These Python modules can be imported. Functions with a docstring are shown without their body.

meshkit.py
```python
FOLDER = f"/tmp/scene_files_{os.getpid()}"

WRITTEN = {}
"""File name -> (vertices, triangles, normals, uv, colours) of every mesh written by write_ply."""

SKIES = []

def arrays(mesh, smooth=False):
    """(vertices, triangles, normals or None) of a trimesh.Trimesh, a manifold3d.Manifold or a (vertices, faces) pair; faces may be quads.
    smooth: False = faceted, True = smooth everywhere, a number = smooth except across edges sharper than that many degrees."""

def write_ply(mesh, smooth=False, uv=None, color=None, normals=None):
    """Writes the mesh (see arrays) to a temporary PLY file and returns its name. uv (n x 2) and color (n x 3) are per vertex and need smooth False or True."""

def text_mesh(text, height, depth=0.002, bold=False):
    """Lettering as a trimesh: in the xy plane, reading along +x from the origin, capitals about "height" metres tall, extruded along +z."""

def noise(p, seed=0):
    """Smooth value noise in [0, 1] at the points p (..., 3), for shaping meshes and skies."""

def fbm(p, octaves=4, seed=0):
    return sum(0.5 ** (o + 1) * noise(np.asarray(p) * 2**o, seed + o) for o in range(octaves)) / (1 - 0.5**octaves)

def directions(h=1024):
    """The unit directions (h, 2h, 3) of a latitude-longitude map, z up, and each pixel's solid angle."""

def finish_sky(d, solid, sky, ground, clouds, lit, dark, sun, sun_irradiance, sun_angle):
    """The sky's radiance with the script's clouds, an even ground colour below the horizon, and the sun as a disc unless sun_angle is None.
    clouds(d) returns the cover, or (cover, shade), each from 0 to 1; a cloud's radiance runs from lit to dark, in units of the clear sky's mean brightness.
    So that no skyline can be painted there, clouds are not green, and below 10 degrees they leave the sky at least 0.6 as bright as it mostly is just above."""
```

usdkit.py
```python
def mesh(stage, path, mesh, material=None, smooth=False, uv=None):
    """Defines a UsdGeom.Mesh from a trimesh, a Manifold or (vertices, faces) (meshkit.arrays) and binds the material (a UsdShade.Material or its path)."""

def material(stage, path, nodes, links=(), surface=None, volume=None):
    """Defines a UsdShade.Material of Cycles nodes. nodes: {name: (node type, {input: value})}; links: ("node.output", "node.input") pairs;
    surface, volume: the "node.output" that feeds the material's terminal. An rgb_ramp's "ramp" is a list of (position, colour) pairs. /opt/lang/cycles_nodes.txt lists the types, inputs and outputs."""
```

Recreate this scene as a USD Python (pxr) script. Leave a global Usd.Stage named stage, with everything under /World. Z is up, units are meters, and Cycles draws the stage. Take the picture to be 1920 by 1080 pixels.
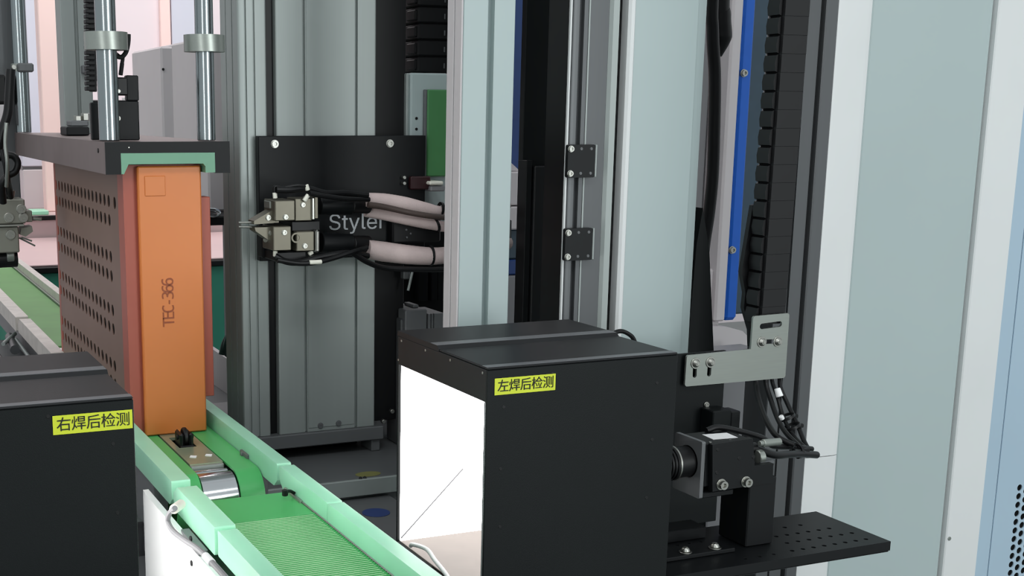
import math, random
import numpy as np, trimesh, manifold3d
from shapely.geometry import Polygon, Point, box as sbox
from shapely import affinity
from shapely.ops import unary_union
import usdkit, meshkit
from pxr import Usd, UsdGeom, UsdLux, UsdShade, Gf, Sdf

random.seed(7); rng = np.random.default_rng(7)
stage = Usd.Stage.CreateInMemory()
UsdGeom.SetStageUpAxis(stage, UsdGeom.Tokens.z); UsdGeom.SetStageMetersPerUnit(stage, 1.0)
UsdGeom.Xform.Define(stage, '/World'); UsdGeom.Scope.Define(stage, '/World/Looks')

# ------------------------------------------------------------------ camera, light, exposure
cam = UsdGeom.Camera.Define(stage, '/World/camera')
FWD_X = Gf.Vec3d(0.9242451, -0.3817901, 0.0026922); FWD_Y = Gf.Vec3d(0.0745895, 0.1874742, 0.9794334); FWD_Z = Gf.Vec3d(-0.3744427, -0.9050358, 0.2017496)
m = Gf.Matrix4d(*FWD_X, 0, *FWD_Y, 0, *FWD_Z, 0, 0, 0, 1.5, 1)
cam.AddTransformOp().Set(m)
cam.CreateHorizontalApertureAttr(36.0); cam.CreateVerticalApertureAttr(20.25)
cam.CreateFocalLengthAttr(44.8344)
cam.CreateHorizontalApertureOffsetAttr(5.2033); cam.CreateVerticalApertureOffsetAttr(3.1414)
cam.CreateClippingRangeAttr(Gf.Vec2f(0.02, 200))
cam.CreateExposureAttr(0.0)

dome = UsdLux.DomeLight.Define(stage, '/World/sky_light')
dome.CreateIntensityAttr(0.19); dome.CreateColorAttr(Gf.Vec3f(0.90, 0.97, 1.0))

def rect_light(name, at, aim, w, h, power, color=(1, 1, 1)):
    """An area light at AT, facing AIM."""
    l = UsdLux.RectLight.Define(stage, '/World/' + name)
    z = Gf.Vec3d(*(np.array(at, float) - np.array(aim, float))).GetNormalized()
    up = Gf.Vec3d(0, 0, 1) if abs(z[2]) < 0.95 else Gf.Vec3d(0, 1, 0)
    x = Gf.Cross(up, z).GetNormalized(); y = Gf.Cross(z, x)
    l.AddTransformOp().Set(Gf.Matrix4d(*x, 0, *y, 0, *z, 0, *map(float, at), 1))
    l.CreateWidthAttr(w); l.CreateHeightAttr(h); l.CreateIntensityAttr(power); l.CreateColorAttr(Gf.Vec3f(*color))
    return l
# long ceiling lamps of the factory hall
rect_light('ceiling_lamp_front', (0.2, -1.2, 4.2), (0.9, 1.6, 1.2), 3.0, 0.5, 8.0, (0.96, 1.0, 1.0))
# tall area lights added behind the viewer for rod streaks and frontal fill
rect_light('added_fill_right', (2.6, -3.6, 2.0), (1.5, 1.6, 1.3), 1.6, 2.6, 7.0, (0.95, 1.0, 1.0))
rect_light('added_fill_left', (-2.6, -2.6, 2.0), (0.5, 1.9, 1.3), 0.7, 2.6, 6.0, (0.97, 1.0, 1.0))
rect_light('ceiling_lamp_mid', (-1.4, 2.2, 4.2), (0.6, 2.2, 1.0), 0.5, 3.0, 5.0, (1.0, 0.95, 0.94))
rect_light('added_back_light', (1.5, 5.2, 4.2), (1.5, 6.5, 1.0), 3.0, 0.8, 13.0, (1.0, 0.93, 0.92))  # added pinkish light that brightens the back wall

# ------------------------------------------------------------------ helpers
LOC, COUNT = {}, {}
def sr(r, g, b):
    f = lambda v: v / 255 / 12.92 if v / 255 <= 0.04045 else ((v / 255 + 0.055) / 1.055) ** 2.4
    return (f(r), f(g), f(b))

def numbered(parent, name):
    key = (parent, name); n = COUNT.get(key, -1) + 1; COUNT[key] = n
    return name if n == 0 else f'{name}_{n:03d}'

def tag(prim, label=None, cat=None, group=None, kind=None):
    for k, v in (('label', label), ('category', cat), ('group', group), ('kind', kind)):
        if v: prim.SetCustomDataByKey(k, v)
    return prim

def thing(name, label, cat, loc=(0, 0, 0), group=None):
    path = '/World/' + numbered('/World', name)
    x = UsdGeom.Xform.Define(stage, path); x.AddTranslateOp().Set(Gf.Vec3d(*map(float, loc)))
    LOC[path] = np.array(loc, float)
    return tag(x.GetPrim(), label, cat, group)

def ppath(p): return p if isinstance(p, str) else str(p.GetPath())

class MB:
    """Collects shapes given in world coordinates; build() makes them one Mesh."""
    def __init__(s): s.m = []
    def add(s, t): s.m.append(t); return s
    def box(s, x0, x1, y0, y1, z0, z1, b=0.0012):
        lo, hi = np.minimum((x0, y0, z0), (x1, y1, z1)), np.maximum((x0, y0, z0), (x1, y1, z1))
        b = min(b, 0.45 * (hi - lo).min()); pts = []
        for c in np.ndindex(2, 2, 2):
            p = np.where(np.array(c) == 1, hi, lo); d = np.where(np.array(c) == 1, -b, b)
            for k in range(3):
                q = p.copy()
                for j in range(3):
                    if j != k: q[j] += d[j]
                pts.append(q)
        return s.add(trimesh.convex.convex_hull(np.array(pts)))
    def cyl(s, p, q, r, n=24, r2=None):
        p, q = np.array(p, float), np.array(q, float)
        d = q - p; L = np.linalg.norm(d); b = min(0.18 * r, 0.2 * L, 0.0012)
        prof = [(0, 0), (r - b, 0), (r, b), ((r2 or r), L - b), ((r2 or r) - b, L), (0, L)]
        c = trimesh.creation.revolve(np.array(prof), sections=n)
        c.apply_transform(trimesh.geometry.align_vectors([0, 0, 1], d / L)); c.apply_translation(p)
        return s.add(c)
    def ring(s, p, q, r, ri, n=32):
        p, q = np.array(p, float), np.array(q, float)
        d = q - p; L = np.linalg.norm(d)
        c = trimesh.creation.annulus(ri, r, L, sections=n); c.apply_translation((0, 0, L / 2))
        c.apply_transform(trimesh.geometry.align_vectors([0, 0, 1], d / L)); c.apply_translation(p)
        return s.add(c)
    def tube(s, pts, r, n=10, per=8, r1=None):
        pts = np.array(pts, float)
        if len(pts) > 2:
            P = np.vstack([2 * pts[0] - pts[1], pts, 2 * pts[-1] - pts[-2]]); out = []
            for i in range(1, len(P) - 2):
                for t in np.linspace(0, 1, per, endpoint=False):
                    a, b_, c, d = P[i - 1:i + 3]
                    out.append(0.5 * (2 * b_ + (c - a) * t + (2 * a - 5 * b_ + 4 * c - d) * t * t + (3 * b_ - a - 3 * c + d) * t ** 3))
            pts = np.array(out + [pts[-1]])
        rad = r if np.ndim(r) else np.full(len(pts), r)
        if np.ndim(r): rad = np.interp(np.linspace(0, 1, len(pts)), np.linspace(0, 1, len(r)), r)
        T = np.gradient(pts, axis=0); T /= np.linalg.norm(T, axis=1)[:, None]
        u = np.cross(T[0], (0, 0, 1) if abs(T[0][2]) < 0.9 else (1, 0, 0)); u /= np.linalg.norm(u); V, F = [], []
        for i, (p, t) in enumerate(zip(pts, T)):
            u = u - t * (u @ t); u /= np.linalg.norm(u); w = np.cross(t, u)
            a = np.arange(n) * 2 * math.pi / n
            V.append(p + rad[i] * (np.cos(a)[:, None] * u + np.sin(a)[:, None] * w))
        N = len(pts); V = np.vstack(V + [pts[:1], pts[-1:]])
        for i in range(N - 1):
            for k in range(n):
                a, b_ = i * n + k, i * n + (k + 1) % n
                F += [(a, b_, b_ + n), (a, b_ + n, a + n)]
        for k in range(n):
            F.append((N * n, (k + 1) % n, k)); F.append((N * n + 1, (N - 1) * n + k, (N - 1) * n + (k + 1) % n))
        return s.add(trimesh.Trimesh(V, F, process=False))
    def prism(s, poly, axis, lo, hi):
        """A shapely polygon (or list of points) swept along AXIS from lo to hi. Its plane: x -> (y, z), y -> (x, z), z -> (x, y)."""
        if not hasattr(poly, 'geom_type'): poly = Polygon(poly)
        for g in getattr(poly, 'geoms', [poly]):
            if g.is_empty: continue
            e = trimesh.creation.extrude_polygon(g, abs(hi - lo), engine='earcut'); v = e.vertices.copy(); base = min(lo, hi)
            if axis == 'z': e.vertices = v + (0, 0, base)
            elif axis == 'y': e.vertices = np.stack([v[:, 0], base + v[:, 2], v[:, 1]], 1); e.invert()
            else: e.vertices = np.stack([base + v[:, 2], v[:, 0], v[:, 1]], 1)
            s.add(e)
        return s
    def build(s, name, mat, parent=None, smooth=30, label=None):
        par = '/World' if parent is None else ppath(parent)
        t = trimesh.util.concatenate(s.m) if len(s.m) > 1 else s.m[0]
        t = trimesh.Trimesh(t.vertices, t.faces, process=False)
        off = np.zeros(3); q = par
        while q not in ('/World', ''):
            if q in LOC: off += LOC[q]
            q = q.rsplit('/', 1)[0]
        t.vertices = t.vertices - off
        path = par + '/' + numbered(par, name)
        p = usdkit.mesh(stage, path, t, mat, smooth=smooth).GetPrim()
        if label: p.SetCustomDataByKey('label', label)
        return p

def struct(prim): return tag(prim, kind='structure')

# ------------------------------------------------------------------ materials
def mat(name, col, rough=0.5, metal=0.0, var=0.06, scale=30, bump=0.0, bscale=300, stretch=None, emit=None, **kw):
    """Plain principled surface with a little procedural tone variation and fine relief."""
    n = {'tc': ('texture_coordinate', {}), 'n': ('noise_texture', {'scale': float(scale), 'detail': 3.0}),
         'r': ('rgb_ramp', {'ramp': [(0.25, tuple(c * (1 - var) for c in col)), (0.75, tuple(min(1, c * (1 + var)) for c in col))]}),
         'p': ('principled_bsdf', {'roughness': rough, 'metallic': metal, **kw})}
    l = [('n.fac', 'r.fac'), ('r.color', 'p.base_color')]
    if stretch:
        n['map'] = ('mapping', {'scale': stretch}); l += [('tc.object', 'map.vector'), ('map.vector', 'n.vector')]
    else: l += [('tc.object', 'n.vector')]
    if bump:
        n['bn'] = ('noise_texture', {'scale': float(bscale), 'detail': 2.0}); n['b'] = ('bump', {'strength': bump, 'distance': 0.001})
        l += [('tc.object', 'bn.vector'), ('bn.fac', 'b.height'), ('b.normal', 'p.normal')]
        if stretch: l[-3] = ('map.vector', 'bn.vector')
    return usdkit.material(stage, '/World/Looks/' + name, n, l, surface='p.BSDF')

def emitter(name, col, strength):
    return usdkit.material(stage, '/World/Looks/' + name, {'e': ('emission', {'color': col, 'strength': strength})}, surface='e.emission')

M = {}
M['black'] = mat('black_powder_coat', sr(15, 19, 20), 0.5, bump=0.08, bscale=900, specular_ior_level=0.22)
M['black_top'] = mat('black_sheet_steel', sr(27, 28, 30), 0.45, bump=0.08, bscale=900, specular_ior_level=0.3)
M['anod'] = mat('black_anodised', sr(16, 18, 20), 0.46, bump=0.06, bscale=700, specular_ior_level=0.25)
M['rubber'] = mat('black_rubber', sr(13, 13, 15), 0.42, specular_ior_level=0.35)
M['chain'] = mat('black_plastic', sr(17, 17, 19), 0.5, specular_ior_level=0.35)
M['alu'] = mat('anodised_aluminium', sr(158, 165, 163), 0.45, 0.3, stretch=(40, 40, 1), scale=3, var=0.02)
M['alu_dark'] = mat('dull_aluminium', sr(92, 94, 96), 0.42, 0.4, stretch=(40, 40, 1), scale=3, var=0.02)
M['groove'] = mat('groove_shadow_black', sr(40, 42, 44), 0.6)
M['pale'] = mat('pale_green_grey_paint', sr(170, 184, 184), 0.42, scale=3, var=0.03)
M['white'] = mat('white_paint', sr(218, 220, 220), 0.4, scale=4, var=0.03)
M['greywhite'] = mat('grey_white_paint', sr(200, 194, 196), 0.5, scale=4, var=0.04)
M['grey'] = mat('mid_grey_paint', sr(128, 128, 131), 0.5, scale=5)
M['dgrey'] = mat('dark_grey_steel', sr(104, 106, 108), 0.45, 0.15, scale=8)
M['steel'] = mat('brushed_steel', sr(158, 163, 157), 0.36, 0.75, stretch=(4, 60, 60), scale=5, var=0.03)
M['nickel'] = mat('nickel_block', sr(116, 112, 100), 0.42, 0.7)
M['chrome'] = mat('polished_chrome', sr(205, 208, 210), 0.14, 1.0, var=0.02)
M['rod'] = mat('ground_steel_rod', sr(150, 158, 160), 0.2, 1.0, var=0.02)
M['screw'] = mat('zinc_screw', sr(176, 176, 170), 0.36, 1.0, var=0.02)
M['orange'] = mat('orange_enamel', sr(214, 122, 58), 0.38, scale=5, var=0.05)
M['redbrown'] = mat('red_brown_enamel', sr(165, 82, 66), 0.45, scale=5, var=0.05)
M['brown'] = mat('brown_sheet_metal', sr(128, 101, 89), 0.5, 0.2, scale=7, var=0.08)
M['cell'] = mat('dark_cell_wrap', sr(22, 8, 6), 0.8)
M['mint'] = mat('mint_green_nylon', sr(158, 224, 188), 0.32, scale=9, var=0.05, subsurface_weight=0.25, subsurface_radius=(0.7, 1.0, 0.8), subsurface_scale=0.008)
M['pad'] = mat('green_pad', sr(110, 160, 132), 0.45, scale=12)
M['belt'] = mat('green_belt', sr(78, 178, 102), 0.38, scale=15, var=0.05, bump=0.05, bscale=600)
M['belt_far'] = mat('green_belt_far', sr(84, 140, 72), 0.55, scale=15, var=0.06)  # duller green for the far belt
M['far_nylon'] = mat('mottled_pale_nylon', sr(196, 190, 184), 0.5, scale=40, var=0.12)  # paler mottled nylon for the far guide bars
M['bed'] = mat('clear_coated_bed', sr(150, 158, 132), 0.25, 0.3)
M['hose'] = mat('pink_grey_sleeve', sr(206, 186, 184), 0.6, scale=50, var=0.06, bump=0.3, bscale=500)
M['label'] = mat('yellow_label', sr(206, 216, 44), 0.45, var=0.03)
M['ink'] = mat('black_print', sr(22, 24, 12), 0.6)
M['paper'] = mat('white_sticker', sr(240, 240, 240), 0.5, var=0.02)
M['greytext'] = mat('grey_print', sr(205, 208, 212), 0.5)
M['blue'] = mat('blue_paint', sr(10, 90, 190), 0.4, var=0.04)
M['navy'] = mat('navy_paint', sr(30, 62, 120), 0.5)
M['slate'] = mat('slate_blue_paint', sr(52, 72, 86), 0.5)
M['green'] = mat('mid_green_panel', sr(74, 134, 82), 0.5, scale=3)
M['teal'] = mat('teal_green_cabinet', sr(52, 140, 116), 0.5, scale=3)
M['bluepanel'] = mat('pale_blue_panel', sr(166, 188, 204), 0.42, scale=3, var=0.03)
M['pinkwall'] = mat('pink_light_wall_panel', sr(250, 222, 216), 0.6, scale=2, var=0.03)  # pink of the lighting is put into this panel colour
M['lavwall'] = mat('lavender_wall_panel', sr(208, 212, 224), 0.6, scale=2, var=0.03)
M['rosewall'] = mat('rose_light_wall', sr(232, 222, 226), 0.6, scale=2, var=0.03)  # faint pink light cast put into the wall colour
M['floor'] = mat('painted_floor', sr(120, 128, 126), 0.4, scale=2, var=0.08)
M['beige'] = mat('beige_liner', sr(104, 95, 89), 0.6)
M['lightbox'] = emitter('led_panel', (1.0, 0.985, 0.97), 5.0)
M['bluesticker'] = mat('blue_sticker', sr(40, 62, 120), 0.45)
M['yellowmark'] = mat('yellow_mark', sr(128, 126, 72), 0.6)
M['seam'] = mat('painted_edge_highlight', sr(100, 102, 105), 0.4, specular_ior_level=0.4)  # pale tone painting the highlights on the black box tops
M['rib'] = mat('pale_green_ribs', sr(168, 212, 164), 0.4)
M['nickel_pale'] = mat('pale_nickel', sr(150, 150, 140), 0.42, 0.5)
M['pinktop'] = mat('pink_light_bench_top', sr(198, 172, 172), 0.5, scale=3, var=0.04)  # bench top colour carries the pink of the lighting
M['window'] = mat('dim_window', sr(92, 84, 86), 0.25)
M['connector'] = mat('ivory_plastic', sr(228, 226, 214), 0.4)
M['redlamp'] = mat('dark_red_plastic', sr(46, 16, 20), 0.4)

# ------------------------------------------------------------------ shared builders
def screw(parent, p, d, r, h=None, name='screw', hexs=True, m='screw'):
    """A socket-head screw at p whose head points along d."""
    d = np.array(d, float); d /= np.linalg.norm(d); p = np.array(p, float); h = h or r * 0.8
    b = MB().cyl(p - d * 0.001, p + d * h * 0.25, r * 1.25, 20)
    b.ring(p, p + d * h, r, r * 0.5, 6 if not hexs else 20).cyl(p, p + d * h * 0.55, r * 0.6, 6)
    return b.build(name, M[m], parent)

def notched(x0, x1, y0, y1, front=(), left=(), w=0.006, d=0.007, c=0.002):
    """Outline (seen from above) of an extrusion with grooves in its front (-y) and left (-x) faces."""
    p = sbox(x0, y0, x1, y1).buffer(-c).buffer(c, join_style=1, quad_segs=3)
    for x in front: p = p.difference(sbox(x - w / 2, y0 - 0.01, x + w / 2, y0 + d))
    for y in left: p = p.difference(sbox(x0 - 0.01, y - w / 2, x0 + d, y + w / 2))
    return p

def round_rect(x0, z0, x1, z1, r): return sbox(x0, z0, x1, z1).buffer(-r).buffer(r, quad_segs=4)
def slot(xa, za, xb, zb, r):
    from shapely.geometry import LineString
    return LineString([(xa, za), (xb, zb)]).buffer(r, quad_segs=4)

def glyphs(table, chars, height, adv, em=120.0, step=None):
    """Lettering as a trimesh in the xy plane, reading along +x."""
    out = []; s = height / 88.0
    for i, ch in enumerate(chars):
        for poly in table[ch]:
            rings = [[tuple(map(float, q.split(','))) for q in r.split(' ')] for r in poly.split('|')]
            g = Polygon(rings[0], rings[1:]).buffer(0)
            for h in getattr(g, 'geoms', [g]):
                h = affinity.affine_transform(h, [s, 0, 0, s, i * adv, 0])
                out.append(trimesh.creation.extrude_polygon(h, 0.0006, engine='earcut'))
    return trimesh.util.concatenate(out)
def face_front(t, at):                        # xy lettering -> reads along +x on a face that looks to -y
    t = t.copy(); v = t.vertices; t.vertices = np.stack([at[0] + v[:, 0], at[1] - v[:, 2], at[2] + v[:, 1]], 1); return t

CJK = {'左': ['4,4 4,5 14,17 20,26 23,31 24,33 31,49 37,68 37,70 8,71 8,79 39,80 41,85 44,100 51,101 53,99 50,83 50,80 110,80 111,78 111,71 47,70 41,48 107,47 107,39 76,38 76,3 113,2 113,-5 28,-5 28,2 66,3 66,38 40,39 39,42 36,37 35,35 30,25 18,7 9,-1'], '右': ['4,21 6,23 7,24 17,33 18,34 25,43 31,52 39,69 8,70 8,78 42,79 45,86 49,100 58,99 53,79 112,78 112,70 50,69 40,49 40,47 103,46 103,-8 95,-8 94,-3 41,-3 40,-9 32,-9 31,34 30,34 24,27 11,15 9,15|41,6 94,6 94,37 41,37'], '焊': ['45,16 45,23 74,24 74,37 50,38 50,45 110,45 110,38 84,37 84,25 85,24 114,23 115,16 84,15 83,-9 75,-8 74,15', '52,96 107,96 107,55 52,55|61,62 99,62 99,72 61,72|61,80 99,80 99,89 61,89', '33,56 38,71 41,80 48,77 38,53 34,54', '5,-4 6,-1 8,1 15,13 20,31 22,55 23,56 23,100 30,100 30,31 45,10 45,9 40,4 39,4 28,20 27,20 23,9 15,-4 10,-10 6,-5', '5,49 7,58 10,76 15,76 15,64 11,45 6,46'], '后': ['4,-3 11,11 16,32 18,90 53,93 54,93 62,94 63,94 83,97 94,99 99,99 105,93 81,88 27,82 27,68 113,67 113,59 27,58 25,31 19,6 11,-9', '37,-8 37,41 105,41 105,-8 96,-8 95,-3 47,-3 46,-4 45,-9|46,5 95,5 95,33 47,33 46,32'], '检': ['38,59 40,62 45,66 59,79 60,80 63,84 64,85 70,94 74,101 81,99 81,94 85,88 86,87 103,71 115,62 111,55 108,56 100,62 97,64 96,56 56,56 55,63 44,54 42,54|57,64 58,64 97,64 76,87', '41,3 82,4 91,22 100,45 103,46 108,44 102,29 100,24 99,22 91,4 112,3 112,-3 41,-3', '74,26 71,45 73,46 77,46 78,44 82,24 82,18 76,17 75,19', '48,40 48,42 54,43 61,21 63,16 61,15 55,14 51,30', '4,24 13,45 20,69 6,70 6,77 20,78 21,100 28,101 30,100 30,78 42,77 41,70 30,69 30,64 43,44 42,42 38,37 31,49 30,49 30,-8 28,-9 21,-8 20,41 19,41 14,28 8,17'], '测': ['88,-2 89,-1 99,-2 103,0 104,99 110,99 110,-4 102,-8 90,-8 89,-5', '88,90 94,90 95,19 93,18 88,18', '59,10 59,11 63,14 78,-1 79,-4 76,-7 74,-7 65,3', '37,19 37,94 77,94 77,19 71,19 70,88 45,87 44,19', '32,-4 33,-2 36,0 44,6 51,19 53,35 54,36 54,78 59,78 60,23 57,15 54,8 45,-2 36,-8 35,-8', '10,94 14,99 16,99 31,90 33,87 29,81 28,81 20,87', '7,-2 17,20 22,33 24,34 29,30 29,28 24,14 22,9 18,0 17,-2 14,-8', '5,61 8,66 10,67 28,56 28,54 24,49 23,49 20,51']}
MONO = {'T': ['3,77 3,86 69,86 69,77 42,76 41,0 30,0 29,76'], 'E': ['12,86 62,86 62,77 23,76 23,52 61,51 62,42 23,41 23,10 64,9 64,0 12,0'], 'C': ['8,36 8,50 11,65 16,75 24,83 37,89 49,88 62,83 62,72 48,78 38,78 31,75 25,68 21,56 21,30 26,16 31,11 38,8 52,9 62,14 62,3 61,2 49,-1 37,-2 24,3 16,11 12,18'], '-': ['21,37 50,37 50,28 21,28'], '3': ['8,2 8,13 20,9 36,8 44,11 49,16 50,30 49,33 44,38 37,41 23,42 23,51 40,53 47,58 49,60 47,72 43,76 37,79 21,77 11,74 11,84 13,85 26,89 39,88 46,86 56,79 60,70 60,61 57,54 51,49 47,47 47,46 53,43 59,37 61,33 63,30 61,14 54,4 44,0 24,-1'], '6': ['8,30 9,60 12,70 16,77 24,84 35,88 46,88 56,85 57,84 57,74 46,78 37,78 29,75 22,66 19,56 19,48 20,48 21,49 26,54 30,56 43,58 53,53 59,47 63,37 64,18 58,7 51,1 46,0 42,-2 27,0 21,2 13,11|21,21 24,14 30,9 40,8 45,10 49,14 52,23 52,32 49,41 45,45 40,47 33,47 28,45 24,41 21,34']}


# ------------------------------------------------------------------ setting
struct(MB().box(-4, 14, -3, 9, -0.1, 0, 0).build('floor', M['floor']))
WY = 7.6
struct(MB().box(-3, 14, WY, WY + 0.15, 0, 4.6, 0).build('wall_back', M['rosewall']))
def wall_panel(mk, x0, x1, label):
    t = thing('wall_panel', label, 'wall panel', ((x0 + x1) / 2, WY - 0.03, 0))
    struct(t)
    MB().box(x0, x1, WY - 0.04, WY - 0.001, 0.0, 4.5, 0.004).build('sheet', M[mk], t)
    return t
wall_panel('lavwall', 1.0420, 1.1422, 'pale lavender wall panel just right of the leftmost steel rod')
wp = wall_panel('pinkwall', 1.1482, 1.2555, 'narrow pink wall panel with a dark slanted window, at far left')
MB().prism([(1.1858, 7.5500, 1.7233)[::2], (1.2470, 7.5500, 1.6235)[::2], (1.2422, 7.5500, 1.5162)[::2], (1.1883, 7.5500, 1.5190)[::2]], 'y', 7.545, 7.561).build('window', M['window'], wp, label='dark slanted window')
wall_panel('lavwall', 1.9065, 2.1487, 'pale lavender wall panel behind the right guide rod')
wall_panel('pinkwall', 1.8397, 1.9001, 'slim pink wall strip behind the beige control cabinet')
wall_panel('rosewall', 2.1552, 2.3934, 'white wall panel right of the right guide rod')

# ------------------------------------------------------------------ far benches and cabinets
t = thing('workbench', 'long teal fronted workbench with black edged pale pink top behind the battery', 'workbench', (1.0, 4.8, 0))
MB().box(0.62, 1.9, 4.82, 5.6, 0.0, 0.920, 0.004).build('cabinet_front', M['teal'], t)
MB().box(0.605, 1.92, 4.79, 5.87, 0.921, 0.945, 0.004).build('edge_strip', M['anod'], t)
MB().box(0.605, 1.92, 4.80, 5.87, 0.9455, 0.953, 0.002).build('top', M['pinktop'], t)
BT = 1.0510
t = thing('back_table', 'pale far table with a dark edge behind the workbench', 'table', (1.0, 5.9, 0))
MB().box(0.35, 2.2, 5.9, 7.3, 0.945, BT, 0.004).build('top', M['pinktop'], t)
MB().box(0.35, 2.2, 5.885, 5.899, 1.0295, BT, 0.003).build('edge_strip', M['anod'], t)
MB().box(0.35, 2.2, 5.9, 7.2, 0.0, 0.944, 0.004).build('base', M['grey'], t)
t = thing('storage_unit', 'lavender grey storage unit with a dark seam under the clamp plate', 'cabinet', (0.8, 6.3, 1.0))
ux0, ux1 = 0.8461, 0.9510
MB().box(ux0, ux1, 6.3, 7.2, BT + 0.001, 1.2389, 0.004).build('lower_body', M['greywhite'], t)
MB().box(ux0, ux1, 6.3, 7.2, 1.2540, 1.3790, 0.004).build('upper_body', M['lavwall'], t)
MB().box(ux0, ux1, 6.31, 7.2, 1.2364, 1.2565, 0.001).build('seam', M['dgrey'], t)
t = thing('pale_post', 'broad pale pink post standing behind the brown battery side', 'post', (1.1, 6.1, 1.0))
MB().box(0.9208, 1.0139, 6.1, 6.2, BT + 0.001, 3.2, 0.004).build('post', M['pinkwall'], t)
tag(MB().box(0.77, 0.90, 5.915, 6.05, BT + 0.001, BT + 0.02, 0.003).build('tray', M['mint']), 'small mint green tray lying on the pale far table', 'tray')
# bench with papers behind the guide rods
t = thing('desk', 'dark edged desk with papers seen between the two guide rods', 'desk', (1.6, 5.0, 0))
MB().box(1.0492, 1.3978, 5.6, 5.86, 1.5133, 1.5586, 0.004).build('top', M['anod'], t)
MB().box(1.0605, 1.3930, 5.63, 5.85, 0.9535, 1.5110, 0.004).build('base', M['grey'], t)
dz = 1.5586
for i, (x, y, w, d, rz) in enumerate([(245, 5.72, .042, .10, 10), (268, 5.72, .045, .11, -12), (290, 5.72, .042, .09, 20)]):
    g = affinity.rotate(sbox(-w / 2, -d / 2, w / 2, d / 2), rz); X = {245: 1.2484, 268: 1.3055, 290: 1.3655}[x]
    p = MB().prism(affinity.translate(g, X, y), 'z', dz + 0.001, dz + 0.012 + 0.006 * i).build('paper_stack', M['paper'])
    tag(p, ['stack of white papers at the left end of the desk', 'turned stack of white papers in the middle of the desk', 'skewed paper stack beside the beige cabinet on the desk'][i], 'papers', 'papers on the far desk')
t = thing('small_rack', 'small grey rack standing on the far desk beside the beige cabinet', 'rack', (1.9, 5.82, 1.4))
MB().box(1.2555, 1.4007, 5.80, 5.855, dz + 0.001, 1.6449, 0.004).build('body', M['greywhite'], t)
MB().box(1.2485, 1.4032, 5.79, 5.857, 1.6449, 1.6542, 0.002).build('top_edge', M['grey'], t)

t = thing('control_cabinet', 'beige grey control cabinet with a door seam behind the right guide rod', 'cabinet', (1.2, 3.9, 0))
cx0, cx1, cz = 0.9465, 1.0802, 1.7124
MB().box(cx0, 0.9896, 3.9, 4.3, 0.9, cz - 0.012, 0.006).build('side_panel', M['greywhite'], t)
MB().box(0.9921, 1.0013, 3.893, 4.3, 0.9, cz - 0.003, 0.004).build('door_edge', M['greywhite'], t)
MB().box(1.0029, cx1, 3.9, 4.3, 0.9, cz, 0.006).build('door', M['greywhite'], t)
MB().box(cx0 + 0.02, cx1 - 0.02, 3.95, 4.25, 0.0, 0.899, 0.004).build('plinth', M['grey'], t)
MB().cyl((0.9519, 3.8950, 1.6326), (0.9556, 3.9100, 1.6331), 0.004, 12).build('hinge_pin', M['anod'], t)

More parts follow.
